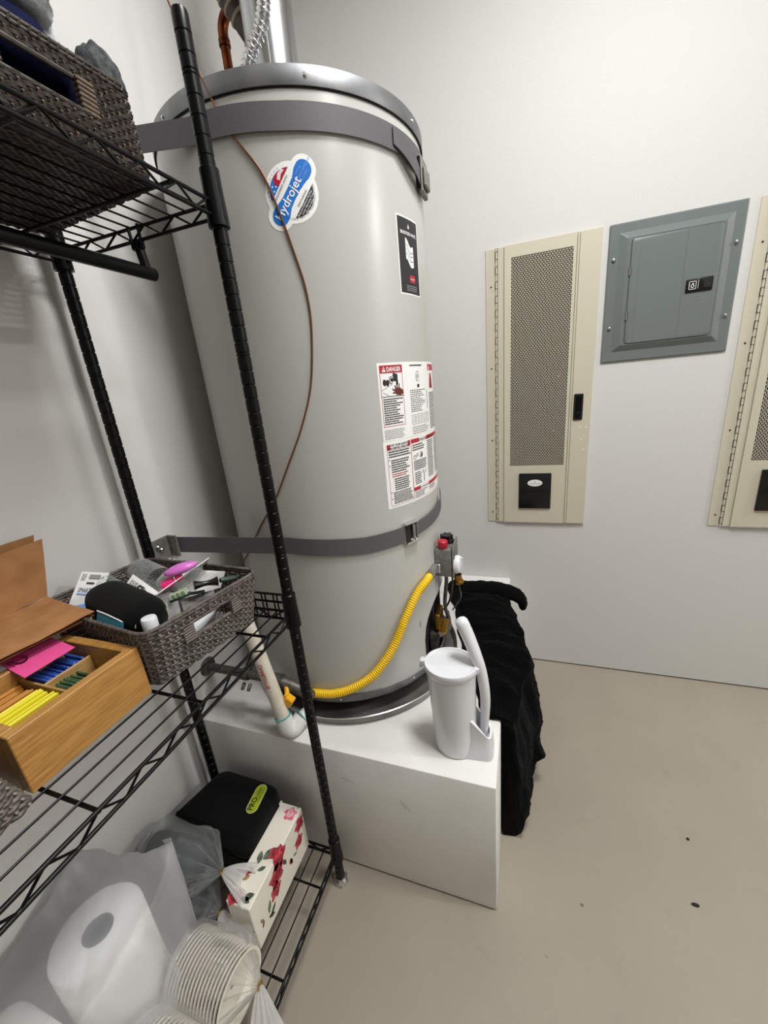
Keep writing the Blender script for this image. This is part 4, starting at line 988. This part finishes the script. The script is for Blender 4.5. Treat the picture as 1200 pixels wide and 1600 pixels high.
L_ = (q1-q0).length
fn = (lambda u, v, h: cx_+dd*u+Vector((-dd.y, dd.x, 0)).normalized()*v+Vector((0, 0, h)))
ca, sa = 1, 0
pr = Print(fn); pr.poly('logo_rim', capsule(0, 0, L_*.85, .0165), h=0); pr.poly('lime', capsule(0, 0, L_*.85, .0152), h=.0003)
pr.text('ink', 'PRO', -L_*.58, -.003, .0215, 0, h=.0006, bold=.03, sx=.85); pr.text('ink', 'slabber', -.001, -.003, .017, 0, h=.0006, sx=.72); pr.lines('ink', -.012, -.0105, .030, -.006, 1, rag=0, h=.0006, gap=.0012, wl=(.002, .005))
lg = pr.m.pop('logo_rim').build('logo_patch', 'logo_rim', t, 0); pr.build(lg, {'lime': 'lime_field', 'ink': 'black_print'})
# rose-print box
t = thing('rose_box', (-.612, -1.26, ZS), 'white gift box printed with red roses on the bottom shelf', 'box')
RX0, RX1, RY0_, RY1_, RZ = -.6435, -.577, -1.385, -1.146, .283
b = MB(); b.rbox((RX0, RY0_, ZS), (RX1, RY1_, RZ), .002, 1); box_ = b.build('box_body', 'cream', t)
b = MB(); b.box((RX0, RY1_-.012, RZ), (RX0+.003, RY1_, RZ+.006)); b.build('lid_tab', 'cream', t)
def rose(pr, u, v, r, c='rose', seed=0):
    n = 16; pr.poly(c, [(u+r*(1+.22*math.sin(5*a+seed)+.1*math.sin(9*a))*math.cos(a), v+r*(1+.22*math.sin(5*a+seed)+.1*math.sin(9*a))*math.sin(a)) for a in [2*PI*i/n for i in range(n)]], h=.0007)
    for k in (.62, .35): pr.ring('maroon' if c == 'rose' else 'pink_grey', u+.002, v+.001, r*k, r*k*.8, r*.10, h=.001)
def leaf(pr, u, v, L, a, c='leaf', w=.34):
    ca_, sa_ = math.cos(a), math.sin(a); pts = []
    for i in range(9): x = L*i/8; y = w*L*math.sin(PI*i/8)**.9*.5; pts.append((x, y))
    for i in range(7, 0, -1): x = L*i/8; y = -w*L*math.sin(PI*i/8)**.9*.5; pts.append((x, y))
    pr.poly(c, [(u+x*ca_-y*sa_, v+x*sa_+y*ca_) for x, y in pts], h=.0005)
ft = lambda u, v, h: Vector((RX1-v, RY0_+u, RZ+h+.0003)); ff = lambda u, v, h: Vector((RX1+h+.0003, RY0_+u, RZ-v))
pt_ = Print(ft); pf = Print(ff)
# top face (u along the box, v from its front edge)
rose(pt_, .215, .022, .017, 'rose_pink', 1); leaf(pt_, .232, .008, .02, .5, 'leaf', .18)
leaf(pt_, .128, .012, .036, 2.6, 'leaf', .6); rose(pt_, .118, .006, .016, 'rose', 2); leaf(pt_, .085, .036, .030, .3, 'leaf', .5); leaf(pt_, .072, .030, .022, -.9, 'leaf', .45); rose(pt_, .068, .052, .012, 'rose', 3); leaf(pt_, .060, .040, .02, 2.4, 'leaf_tan', .5)
leaf(pt_, .030, .006, .030, 2.2, 'leaf', .5); leaf(pt_, .012, .008, .026, 1.4, 'leaf', .5); rose(pt_, .012, .050, .016, 'rose', 5); leaf(pt_, .006, .03, .02, .2, 'leaf', .2)
# front face
rose(pf, .215, .030, .020, 'rose', 4); leaf(pf, .222, .055, .022, -1.2); rose(pf, .200, .075, .018, 'rose', 2); leaf(pf, .185, .095, .02, 3.6, 'leaf')
rose(pf, .120, .012, .026, 'rose', 7); rose(pf, .100, .045, .028, 'rose', 9); rose(pf, .085, .080, .020, 'rose', 1); leaf(pf, .128, .040, .03, 1.2); leaf(pf, .060, .072, .034, 1.9); leaf(pf, .076, .105, .03, 2.6)
leaf(pf, .155, .075, .026, 1.4, 'maroon', .3); leaf(pf, .160, .098, .022, -2, 'rose', .6); leaf(pf, .045, .110, .03, .8, 'leaf'); leaf(pf, .02, .075, .022, 1.2, 'leaf_tan'); leaf(pf, .03, .09, .02, 2, 'maroon', .3)
pt_.build(box_, {'rose_pink': 'pink_rose', 'rose': 'red_rose', 'leaf': 'leaves', 'leaf_tan': 'tan_leaves', 'maroon': 'dark_petals', 'pink_grey': 'petal_lines'}); pf.build(box_, {'rose': 'red_rose', 'leaf': 'leaves', 'leaf_tan': 'tan_leaves', 'maroon': 'dark_petals', 'pink_grey': 'petal_lines'})

def tied_bag(t, A, T, rad, flare_dir, flare_len, m, seed, nphi=72, squash=1.0, knot=True, flare_r=.04):
    """sheer bag: body from A to the tie T, pleated into it, then a loose flared end"""
    A, T = Vector(A), Vector(T); d = (T-A).normalized(); s_ = d.cross(Vector((0, 0, 1))).normalized(); u_ = s_.cross(d); L = (T-A).length; rings = []
    for i in range(27):
        f = i/26; k = min(1, (f/.10)**.5) if f < .10 else (1 if f < .72 else None)
        if k is None: g = (f-.72)/.28; k = max(.05, (1-g)**.85*(1-.25*g)+.05*g)
        ple = max(0, (f-.45)/.55)
        ring = []
        for j in range(nphi):
            a = 2*PI*j/nphi; pk = 1+ple*.16*math.sin(a*13+seed)+ple*.10*math.sin(a*23+2*seed)+.07*nz(math.cos(a)*1.5+seed, math.sin(a)*1.5, f*4)+.035*nz(math.cos(a)*4+seed, math.sin(a)*4, f*9)
            ring.append(A+d*(L*f)+s_*(rad*k*pk*math.cos(a))+u_*(rad*squash*k*pk*math.sin(a)))
        rings.append(ring)
    MB().loft(rings, True, False).build('bag_film', m, t, 180)
    fd = Vector(flare_dir).normalized(); s2 = fd.cross(Vector((0, 0, 1))).normalized(); u2 = s2.cross(fd); rings = []
    for i in range(13):
        f = i/12; r = .005+flare_r*f**.8; ring = []
        for j in range(nphi):
            a = 2*PI*j/nphi; pk = 1+.28*math.sin(a*5+seed)*f+.14*math.sin(a*11+seed*2); e = f*flare_len*(1+.22*f*math.sin(a*2+seed))
            ring.append(T+fd*e+s2*(r*pk*math.cos(a))+u2*(r*.55*pk*math.sin(a))+Vector((0, 0, -.03*f*f)))
        rings.append(ring)
    MB().loft(rings, False, False).build('flared_end', 'film_flare', t, 180)
    b = MB(); b.tube([T+s_*(.007*math.cos(a))+u_*(.007*math.sin(a)) for a in [2*PI*i/12 for i in range(12)]], .0022, 6, closed=True); b.tube([T+u_*.006, T+u_*.012+s_*.006+d*.004], .0016, 5)
    b.build('twist_tie', 'gold', t)
def plates(name, A, d, r, L, n, m, label, grp, cat='plate'):
    A = Vector(A); d = Vector(d).normalized()
    for i in range(n):
        c = A+d*(L*i/n); q = MB(); q.lathe([(.004, -.022), (r*.70, -.022), (r*.76, -.018), (r*.93, .0), (r, .0012), (r, .0030), (r*.92, .0026), (r*.74, -.0165), (.004, -.0200)], c, 30, d)
        o = q.build(name, m, None, 50); tag(o, label % ORD[n-1-i], cat, grp)
# grey sheer bags with dark bundles
A, T = (-.905, -1.352, .318), at(348, 1362, 2, .315)
t = thing('sheer_bag', (-.78, -1.36, .24), 'grey sheer bag with a gold tie, the upper one, against the carry case', 'bag', 'sheer tied bags')
tied_bag(t, A, T, .064, (.55, .08, -.05), .060, 'film_sheer', 1.3, flare_r=.030)
def bundle(A, T, r, label, seed):
    A, T = Vector(A), Vector(T); d = (T-A); s_ = d.normalized().cross(Vector((0, 0, 1))).normalized(); u_ = s_.cross(d.normalized()); rings = []
    for i in range(15):
        f = i/14; k = math.sin(PI*(.04+.92*f))**.35; rings.append([A+d*(.06+.66*f)+(s_*math.cos(a)+u_*math.sin(a))*(r*k*(1+.06*nz(math.cos(a)*2+seed, math.sin(a)*2, f*3))) for a in [2*PI*j/28 for j in range(28)]])
    o = MB().loft(rings).build('dark_bundle', 'charcoal', None, 60); tag(o, label, 'bundle', 'dark bundles')
bundle(A, T, .055, 'charcoal bundle inside the upper sheer bag', 1)
A, T = (-.895, -1.385, .205), at(345, 1425, 2, .225)
t = thing('sheer_bag', (-.78, -1.37, ZS), 'grey sheer bag with a gold tie, the lower one above the white plates', 'bag', 'sheer tied bags')
tied_bag(t, A, T, .060, (.6, -.30, -.15), .085, 'film_sheer', 2.9, flare_r=.036)
bundle(A, T, .052, 'charcoal bundle inside the lower sheer bag', 6)
# white plates in clear bags
for i, (c, tpx, tz, lab) in enumerate((((-.715, -1.475, .207), (404, 1520), .215, 'upper'), ((-.715, -1.605, .205), (400, 1580), .20, 'lower'))):
    ax = Vector((1, -.02, .02)); r = .068
    plates('plastic_plate', Vector(c)+ax*.03, ax, r, .145, 17, 'bowl_white', 'white plate, %%s from the tied end of the %s stack on the bottom shelf' % lab, '%s stack of white plates' % lab)
    t = thing('clear_bag', (c[0], c[1], ZS), 'clear bag around the %s stack of white plates' % lab, 'bag', 'clear plate bags')
    tied_bag(t, Vector(c)+ax*.0, Vector(c)+ax*.205+Vector((0, .02, .0)), r+.004, (.30, -.42, -.42) if i == 0 else (.4, -.2, -.4), .13 if i == 0 else .09, 'film_pale', 4.1+i, flare_r=.042)
# paper towel rolls in the white bag
x, y, h = -.785, -1.548, .286
t = thing('paper_towel_roll', (x, y, ZS), 'large white paper roll showing through the translucent white bag', 'paper roll')
MB().lathe([(.026, .0), (.078, 0), (.081, .003), (.081, h-.003), (.078, h), (.027, h)], (x, y, ZS), 56).build('paper_layers', 'paper_roll', t, 50)
MB().lathe([(.027, h), (.0262, h-.004), (.0262, .002)], (x, y, ZS), 30).build('card_core', 'dark_hole', t)
b = MB(); b.rbox((-.895, -1.83, ZS), (-.70, -1.645, .385), .035, 4); tag(b.build('paper_bundle', 'paper_roll'), 'soft white paper bundle at the near end of the translucent white bag', 'paper')
# white translucent bag
t = thing('white_bag', (-.78, -1.57, ZS), 'big translucent white plastic bag of paper towel rolls at lower left', 'bag')
pl0 = [(-.655, -1.86), (-.625, -1.545), (-.700, -1.425), (-.80, -1.400), (-.918, -1.425), (-.922, -1.86)]
pl1 = [(-.680, -1.85), (-.690, -1.56), (-.715, -1.44), (-.741, -1.392), (-.920, -1.480), (-.918, -1.84)]
r0 = resample(rpoly(pl0, .03), 120); r1 = resample(rpoly(pl1, [.03, .03, .02, .004, .012, .03]), 120); cen = Vector((-.79, -1.56)); rings = []
pk = Vector((-.741, -1.394)); pk2 = Vector((-.920, -1.480))
ztop = lambda q: .424+.030*math.exp(-((q-pk).length/.05)**2)+.062*math.exp(-((q-pk2).length/.09)**2)
for i in range(30):
    f = i/29; ring = []
    for j in range(120):
        if f < .72:
            g = f/.72; p = r0[j].lerp(r1[j], g**1.3); z = ZS+(ztop(r1[j])-ZS)*g
        else:
            g = (f-.72)/.28; p = r1[j].lerp(cen, g**1.1*.985); z = ztop(r1[j])*(1-g)+.4235*g if 0 else ztop(p)+.0*g
        a = j/120*2*PI; dirv = (p-cen); dl = dirv.length; dirv = dirv.normalized() if dl > 1e-6 else dirv
        fo = (1-abs(2*min(f/.8, 1)-1))*1.0 if f < .8 else 0
        w = (.014*nz(math.cos(a)*5, math.sin(a)*5, z*4)+.010*abs(nz(math.cos(a)*9, math.sin(a)*9, z*3+5))+.010*math.sin(a*17+5*z)*nz(a*3, 2, z*3)+.010*nz(math.cos(a)*16, math.sin(a)*16, z*4+3))*(fo+.15)
        q = p+dirv*w; dz = 0
        
        dz += .006*abs(nz(q.x*22+q.y*9, q.y*12, 7)) if f > .7 else 0
        ring.append(Vector((max(q.x, WX+.004), q.y, z+dz)))
    rings.append(ring)
MB().loft(rings, False, True).build('bag_film', 'film_white', t, 180)
b = MB(); b.sheet([[(-.741, -1.393, .468), (-.735, -1.398, .442), (-.728, -1.404, .425)], [(-.775, -1.392, .444), (-.760, -1.396, .438), (-.748, -1.402, .425)]], .001); b.build('folded_corner', 'film_white', t)

# ------------------------------------------------------------------ white canister with a scoop
CX, CY = -.158, -.985
sc = thing('scoop_canister', (CX, CY, PZ), 'white plastic canister with lid and upright scoop on the plinth corner', 'canister')
rings = []
for z, rx, ry, ox in ((0, .050, .046, 0), (.004, .054, .050, 0), (.02, .055, .051, 0), (.12, .058, .053, -.003), (.22, .0615, .055, -.005), (.252, .0625, .056, -.0055)):
    rings.append([Vector((CX+ox+rx*math.cos(a), CY+ry*math.sin(a), PZ+z)) for a in [2*PI*i/48 for i in range(48)]])
MB().loft(rings, True, False).build('canister_body', 'white_plastic', sc, 60)
rings = []; LX = CX-.0055
for z, k in ((.246, 1.03), (.248, 1.06), (.262, 1.07), (.2655, 1.05), (.2655, .98), (.2625, .93), (.2615, .6), (.2625, .15)):
    rings.append([Vector((LX+.0625*k*math.cos(a), CY+.056*k*math.sin(a), PZ+z)) for a in [2*PI*i/48 for i in range(48)]])
lid = MB().loft(rings, False, True).build('lid', 'white_plastic', sc, 40)
b = MB(); b.rbox((LX-.079, CY-.009, PZ+.247), (LX-.060, CY+.009, PZ+.264), .003, 2); b.rbox((LX-.080, CY-.008, PZ+.240), (LX-.073, CY+.008, PZ+.252), .002, 1); b.build('lid_tab', 'white_plastic', lid)
b = MB(); b.rbox((LX+.060, CY-.010, PZ+.245), (LX+.071, CY+.010, PZ+.263), .003, 2); b.build('lid_hinge', 'white_plastic', lid)
# side holder: a foot that rises in a sloped cup
rings = []
for z, x0, x1, hw in ((0, .02, .098, .040), (.005, .02, .100, .041), (.03, .03, .098, .038), (.055, .034, .094, .034)):
    pl = rpoly([(CX+x0, CY-hw), (CX+x1, CY-hw*.85), (CX+x1, CY+hw*.85), (CX+x0, CY+hw)], .018, 5); rings.append(P3(pl, PZ+z))
slope = [Vector((p.x, p.y, PZ+.062+.055*max(0, min(1, (CX+.092-p.x)/.045)))) for p in rings[-1]]
rings.append(slope); inner = [Vector((CX+.066+(p.x-CX-.066)*.8, CY+(p.y-CY)*.78, p.z)) for p in slope]; rings.append(inner)
rings.append([Vector((p.x, p.y, PZ+.04)) for p in inner]); MB().loft(rings, True, True).build('scoop_holder', 'white_plastic', sc, 40)
b = MB(); hp_ = spline([(-.086, -.975, PZ+.045), (-.083, -.976, PZ+.09), (-.080, -.976, .62), (-.088, -.974, .69), (-.102, -.972, .742), (-.121, -.968, .796), (-.140, -.965, .842)], 7)
n_ = len(hp_); rings = []
for i, p in enumerate(hp_):
    f = i/(n_-1); tg = (hp_[min(i+1, n_-1)]-hp_[max(i-1, 0)]).normalized(); sd_ = tg.cross(Vector((0, 1, 0))).normalized(); fw = sd_.cross(tg)
    w = .0135+.003*f if f < .55 else .0152+.004*math.sin(PI*min(1, (f-.55)/.45)); th = .0105+.0065*f
    if f > .93: k = math.sqrt(max(0.02, 1-((f-.93)/.07)**2)); w *= k; th *= k
    rings.append([p+sd_*(th*math.cos(a))+fw*(w*math.sin(a)) for a in [2*PI*j/16 for j in range(16)]])
MB().loft(rings).build('scoop_handle', 'white_plastic', sc, 60)

# ------------------------------------------------------------------ black fleece draped over the plinth
def tri(a): return a
b = MB(); NS, NT = 200, 64; rows = []
keys = [  # y, x_in on the plinth top, top bulge, outward t at upper / middle / low, bottom z
 (-.085, -.300, .020, .000, .000, .000, .40), (-.14, -.330, .044, .000, .000, .000, .35), (-.24, -.300, .056, .010, .014, .010, .15), (-.34, -.260, .058, .040, .050, .040, .06),
 (-.46, -.235, .055, .068, .084, .075, .035), (-.58, -.200, .048, .082, .108, .098, .03), (-.68, -.165, .040, .072, .104, .100, .02), (-.76, -.135, .034, .058, .086, .098, .010), (-.83, -.115, .028, .048, .074, .088, .008), (-.885, -.098, .016, .034, .056, .066, .012)]
def kv(y, c):
    for a, q in zip(keys, keys[1:]):
        if q[0] <= y <= a[0]:
            t_ = (y-a[0])/(q[0]-a[0]); t_ = t_*t_*(3-2*t_); return a[c]+(q[c]-a[c])*t_
    return keys[-1][c] if y < keys[-1][0] else keys[0][c]
for i in range(NS+1):
    y = -.085+(-.885+.085)*i/NS; xi, bl, t1, t2, t3, zb = (kv(y, c) for c in range(1, 7))
    pts = [(xi, PZ+.003), (xi+.02, PZ+bl*.75), (xi*.6+PX*.4, PZ+bl), (PX-.02, PZ+bl*.92), (PX+t1*.8, PZ-.01+bl*.3), (PX+t1, PZ-.07), (PX+t2, PZ-.20), (PX+t2*.97, PZ-.29), (PX+t3, max(zb+.05, .09)), (PX+t3*.7, zb), (PX+.006, zb), (PX+.004, .20), (PX+.0035, PZ-.05), (PX+.003, PZ+.003), (PX-.03, PZ+.003)]
    hg = max(0, min(1, (-.13-y)/.12)); hg = hg*hg*(3-2*hg); on_top = (-.040, PZ+.0035)
    on_top = (PX-.045, PZ+.0035)
    pts = [p if k_ < 3 else (on_top[0]+(p[0]-on_top[0])*(hg if k_ > 3 else max(hg, .5)), on_top[1]+(p[1]-on_top[1])*(hg if k_ > 3 else max(hg, .5))) for k_, p in enumerate(pts)]
    sp = spline([Vector((p[0], 0, p[1])) for p in pts]+[Vector((pts[0][0], 0, pts[0][1]))], 10)[:-1]; m_ = len(sp); row = []
    for k, p in enumerate(sp):
        f = k/m_; amp = 1 if 0.03 < f < .66 else 0
        w = amp*(.020*nz(y*9, f*5, 1)+.012*math.sin(y*34+f*9+3*nz(y*4, f*4))*(.4+nz(y*3, f*3, 5))+.010*nz(y*24, f*16, 2)+.0045*nz(y*130, f*110, 3)+.003*nz(y*300, f*240, 4))
        if f < .3 or p.z > PZ+.002 or p.x < PX: q = Vector((p.x+(w*.5 if f > .1 else 0), y, max(p.z+w, PZ+.003)))
        else: q = Vector((max(p.x+w, PX+.003), y+.006*nz(f*20, y*20, 9)*amp, max(.004, p.z+w*.3)))
        row.append(q)
    rows.append(row)
coat = thing('black_robe', (PX+.02, -.45, 0), 'black fluffy fleece robe draped over the right side of the white plinth', 'robe')
b.loft(rows, True, True); b.build('draped_body', 'fleece', coat, 180)
# drooping sleeve end
b = MB(); pts = spline([(-.24, -.225, PZ+.045), (-.14, -.22, PZ+.052), (-.075, -.215, PZ+.048), (-.020, -.205, PZ+.028), (.006, -.20, PZ+.002), (.012, -.195, PZ-.022)], 7); n_ = len(pts); rings = []
for i, p in enumerate(pts):
    tg = (pts[min(i+1, n_-1)]-pts[max(i-1, 0)]).normalized(); sd_ = tg.cross(Vector((0, 1, 0))).normalized(); fw = sd_.cross(tg); f = i/(n_-1); k = 1-.35*f
    rings.append([p+sd_*(.027*k*math.cos(a)*(1+.25*nz(i*.5, j*.4, 3)))+fw*(.062*k*math.sin(a)*(1+.2*nz(i*.5, j*.4, 8))) for j, a in enumerate([2*PI*j/24 for j in range(24)])])
b.loft(rings); b.build('sleeve', 'fleece', coat, 180)
# pointed hem corner low on the outer side
b = MB(); b.sheet([[(PX+.05, -.58, .27), (PX+.092, -.62, .21), (PX+.128, -.675, .130)], [(PX+.055, -.66, .19), (PX+.092, -.67, .15), (PX+.130, -.680, .126)], [(PX+.055, -.72, .11), (PX+.090, -.70, .11), (PX+.118, -.688, .122)]], .012); b.build('hem_corner', 'fleece', coat, 180)

# ------------------------------------------------------------------ media panels
def media_panel(x0, label):
    t = thing('media_panel', (x0+.2, 0, .75), label, 'cabinet', 'beige wall cabinets'); z0, z1 = .750, 1.857
    X = lambda v: x0+.147+v
    b = MB(); b.rbox((x0, -.004, z0), (X(-.110), -.0003, z1), .001, 1); b.build('hinge_flange', 'beige', t)
    b = MB(); b.tube([(X(-.106), -.006, z0), (X(-.106), -.006, z1)], .0038, 10); pin = b.build('piano_hinge', 'beige', t)
    b = MB(); n = 44
    for i in range(n):
        z = z0+(z1-z0)*(i+.5)/n; b.box((X(-.1105), -.0105, z-.0006), (X(-.1015), -.0062, z+.0006))
        if i % 2 == 0: b.box((X(-.1112), -.0072, z), (X(-.1098), -.0045, min(z1, z+(z1-z0)/n)))
        else: b.box((X(-.1022), -.0072, z), (X(-.1008), -.0045, min(z1, z+(z1-z0)/n)))
    b.build('hinge_gaps', 'dark_line', pin, 0, kind='stuff')
    gx0, gx1, gz0, gz1 = X(-.051), X(.164), 1.011, 1.815; D = -.0130
    b = MB()
    b.rbox((X(-.101), D+.003, z0), (X(-.0785), -.0005, z1), .0015, 1); b.box((X(-.079), -.006, z0), (X(.19), -.0008, z1-.0001))
    b.box((X(-.0762), D, z0), (gx0, -.001, z1)); b.box((gx1, D, z0), (X(.1745), -.001, z1)); b.box((gx0, D, z0), (gx1, -.001, gz0)); b.box((gx0, D, gz1), (gx1, -.001, z1))
    b.rbox((X(.1763), D-.0012, z0), (X(.1825), -.001, z1), .0012, 1); b.rbox((X(.1845), D, z0), (x0+.403, -.001, z1), .0012, 1)
    door = b.build('door', 'beige', t)
    MB().box((gx0-.001, -.0072, gz0-.001), (gx1+.001, -.0062, gz1+.001)).build('interior_shade_sheet', 'interior_shade', t)  # dark sheet painted as the shaded inside of the cabinet
    b = MB(); nc = 42; pw = (gx1-gx0)/nc; nrw = 60; ph = (gz1-gz0)/nrw
    for i in range(nc+1):
        x = gx0+pw*i; b.box((x-pw*.115, D+.0004, gz0), (x+pw*.115, D+.0016, gz1))
    for i in range(nc):
        x = gx0+pw*(i+.5); z = gz0+(ph/2 if i % 2 else 0)
        while z < gz1-.001:
            b.add([(x-pw*.40, D+.0005, z), (x+pw*.40, D+.0005, z), (x+pw*.40, D+.0005, min(z+ph*.19, gz1)), (x-pw*.40, D+.0005, min(z+ph*.19, gz1))], [(0, 1, 2, 3)]); z += ph
    b.build('grille', 'beige', door, 0, kind='stuff')
    for z in (1.833, 1.728, 1.424, 1.126, .796):
        if z == 1.833: continue
        MB().lathe([(.0032, 0), (.0032, .001), (.002, .002)], (X(-.1265), -.004, z), 8, (0, -1, 0), cap1=True).build('flange_screw', 'dark_line', t)
    lt = MB(); lt.rbox((X(.191), D-.006, 1.196), (X(.225), D+.001, 1.298), .004, 2); lt = lt.build('latch', 'black_plastic', door)
    b = MB(); b.rbox((X(.197), D-.009, 1.204), (X(.219), D-.005, 1.225), .002, 1); b.rbox((X(.1985), D-.0072, 1.23), (X(.2175), D-.005, 1.290), .002, 1); b.build('latch_paddle', 'black_metal', lt)
    vb = MB(); vb.rbox((X(-.013), D-.008, .819), (X(.119), D+.001, .978), .003, 2); vb.box((X(.006), D-.0105, .893), (X(.098), D-.0078, .897)); vb = vb.build('plug_cover', 'black_plastic', door)
    p = Print(lambda u, v, h: Vector((X(.053)+u, D-.0082-h, .936+v))); p.disc('sticker', 0, 0, .0305, .0150); lg = p.m.pop('sticker').build('oval_badge', 'sticker', vb, 0)
    p.lines('grey_ink', -.022, -.006, .022, .000, 1, rag=0, h=.0006, gap=.0012, wl=(.004, .007)); p.poly('grey_ink', [(-.003, .003), (.003, .003), (0, .011)], h=.0006)
    for k, bb in p.m.items(): bb.v = bb.v
    p.build(vb, {'grey_ink': 'badge_print'})
    return t
media_panel(-.147, 'beige wall cabinet with perforated grille, left of the grey breaker panel')
media_panel(.7015, 'beige wall cabinet with perforated grille, cut off by the right edge of the photo')
for x, z in ((.148, 1.36), (.139, 1.25)):
    pass
# adhesive residue flecks on the first cabinet door
_d = [o for o in bpy.data.objects if o.name == 'door'][0]
p = Print(lambda u, v, h: Vector((u, -.0133-h, v)))
for px_, py_, r_ in ((906, 668, .004), (916, 667, .0045), (913, 681, .0035), (908, 686, .004), (911, 702, .0045)):
    q = at(px_, py_, 1, -.0133); p.ring('sticker', q.x, q.z, r_, r_*.7, r_*.4, h=.0002, n=10)
p.build(_d, {'sticker': 'adhesive_residue'})
for px_, py_ in ((873, 588), (864, 673)):
    q = at(px_, py_, 1, -.0066); MB().lathe([(.0028, 0), (.002, .0015)], (q.x, -.0064, q.z), 8, (0, -1, 0), cap1=True).build('indicator_lamp', 'led', _d.parent)
# ------------------------------------------------------------------ breaker panel
bp = thing('breaker_panel', (.474, 0, 1.40), 'grey electrical breaker panel between the two beige wall cabinets', 'electrical panel')
ox0, ox1, oz0, oz1 = .278, .670, 1.404, 1.858
def rectring(x0, x1, z0, z1, y, r): return [Vector((p.x, y, p.y)) for p in rpoly([(x0, z0), (x1, z0), (x1, z1), (x0, z1)], r, 3)]
b = MB(); rings = [rectring(ox0, ox1, oz0, oz1, y_, r_) for y_, r_ in ((-.0003, .004), (-.005, .004))]
rings += [rectring(ox0+.004, ox1-.004, oz0+.004, oz1-.004, -.0075, .004), rectring(.310, .638, 1.440, 1.828, -.0075, .004), rectring(.334, .616, 1.460, 1.806, -.0195, .004), rectring(.347, .597, 1.466, 1.802, -.0195, .010)]
b.loft(rings, False, True); b.build('trim_cover', 'panel_grey', bp, 6)
b = MB(); rings = [rectring(.348-.001, .611, 1.463, 1.803, -.0195, .014), rectring(.348-.001, .611, 1.463, 1.803, -.0200, .014)]; b.loft(rings, False, True); b.build('door_gap', 'dark_line', bp)
b = MB(); dx0, dx1, dz0, dz1 = .3485, .6095, 1.4645, 1.8015
b.loft([rectring(dx0, dx1, dz0, dz1, -.0195, .013), rectring(dx0, dx1, dz0, dz1, -.0218, .013), rectring(dx0+.0008, dx1-.0008, dz0+.0008, dz1-.0008, -.0224, .013)], False, True); door = b.build('panel_door', 'panel_grey', bp, 30)
b = MB(); b.box((.5105, -.0232, dz0+.002), (.5118, -.0222, dz1-.002)); b.box((.375, -.0228, dz0+.004), (.3755, -.0222, dz1-.004)); b.build('door_crease', 'panel_grey', door)
for z in (1.703, 1.558):
    MB().tube([(.3475, -.0225, z-.014), (.3475, -.0225, z+.014)], .0035, 8).build('hinge_knuckle', 'panel_grey', door)
    MB().box((.3515, -.0229, z-.013), (.3528, -.0222, z+.013)).build('hinge_slot', 'dark_line', door)
lt = MB(); lt.rbox((.520, -.0265, 1.606), (.597, -.022, 1.648), .0025, 2); lt = lt.build('door_latch', 'black_plastic', door)
p = Print(lambda u, v, h: Vector((.539+u, -.0268-h, 1.627+v)))
p.frame('sticker', -.0105, -.0125, .0105, .0125, .0016, h=.0002); p.ring('sticker', 0, -.002, .005, .006, .002, h=.0003); p.disc('sticker', .001, .005, .0022, h=.0003, n=10); p.rect('sticker', .0155, -.012, .0165, .014, h=.0002); p.build(lt, {'sticker': 'lock_symbol'})
b = MB(); b.box((.571, -.0269, 1.616), (.592, -.0264, 1.643)); b.build('latch_recess', 'dark_line', lt)
MB().rbox((.560, -.0285, 1.610), (.5655, -.026, 1.644), .001, 1).build('latch_slide', 'black_plastic', lt)
b = MB()
for k in range(2): b.tube(spline([(.551+.006*k, -.0224, 1.588-.010*k), (.560+.003*k, -.0225, 1.592-.010*k), (.566, -.0224, 1.589-.010*k)], 3), .0007, 4)
b.build('embossed_mark', 'panel_grey', door)
for x, z in ((.296, 1.747), (.298, 1.524), (.650, 1.740), (.650, 1.521)):
    MB().lathe([(.0058, 0), (.0058, .0015), (.0045, .004), (.002, .005)], (x, -.010, z), 14, (0, -1, 0), cap1=True).build('cover_screw', 'chrome', bp)

# ------------------------------------------------------------------ crumbs on the floor
for (x, y, s, lab) in ((.494, -.753, .0055, 'round dark crumb on the floor, nearer the wall'), (.456, -.930, .006, 'flat dark chip on the floor, nearer the camera')):
    blob('crumb', (x, y, s*.45), (s*1.5 if s > .0055 else s*.7, s*.7, s*.45), 'dark_line', lab, 'crumb', x*9, .3, 2, n=8)
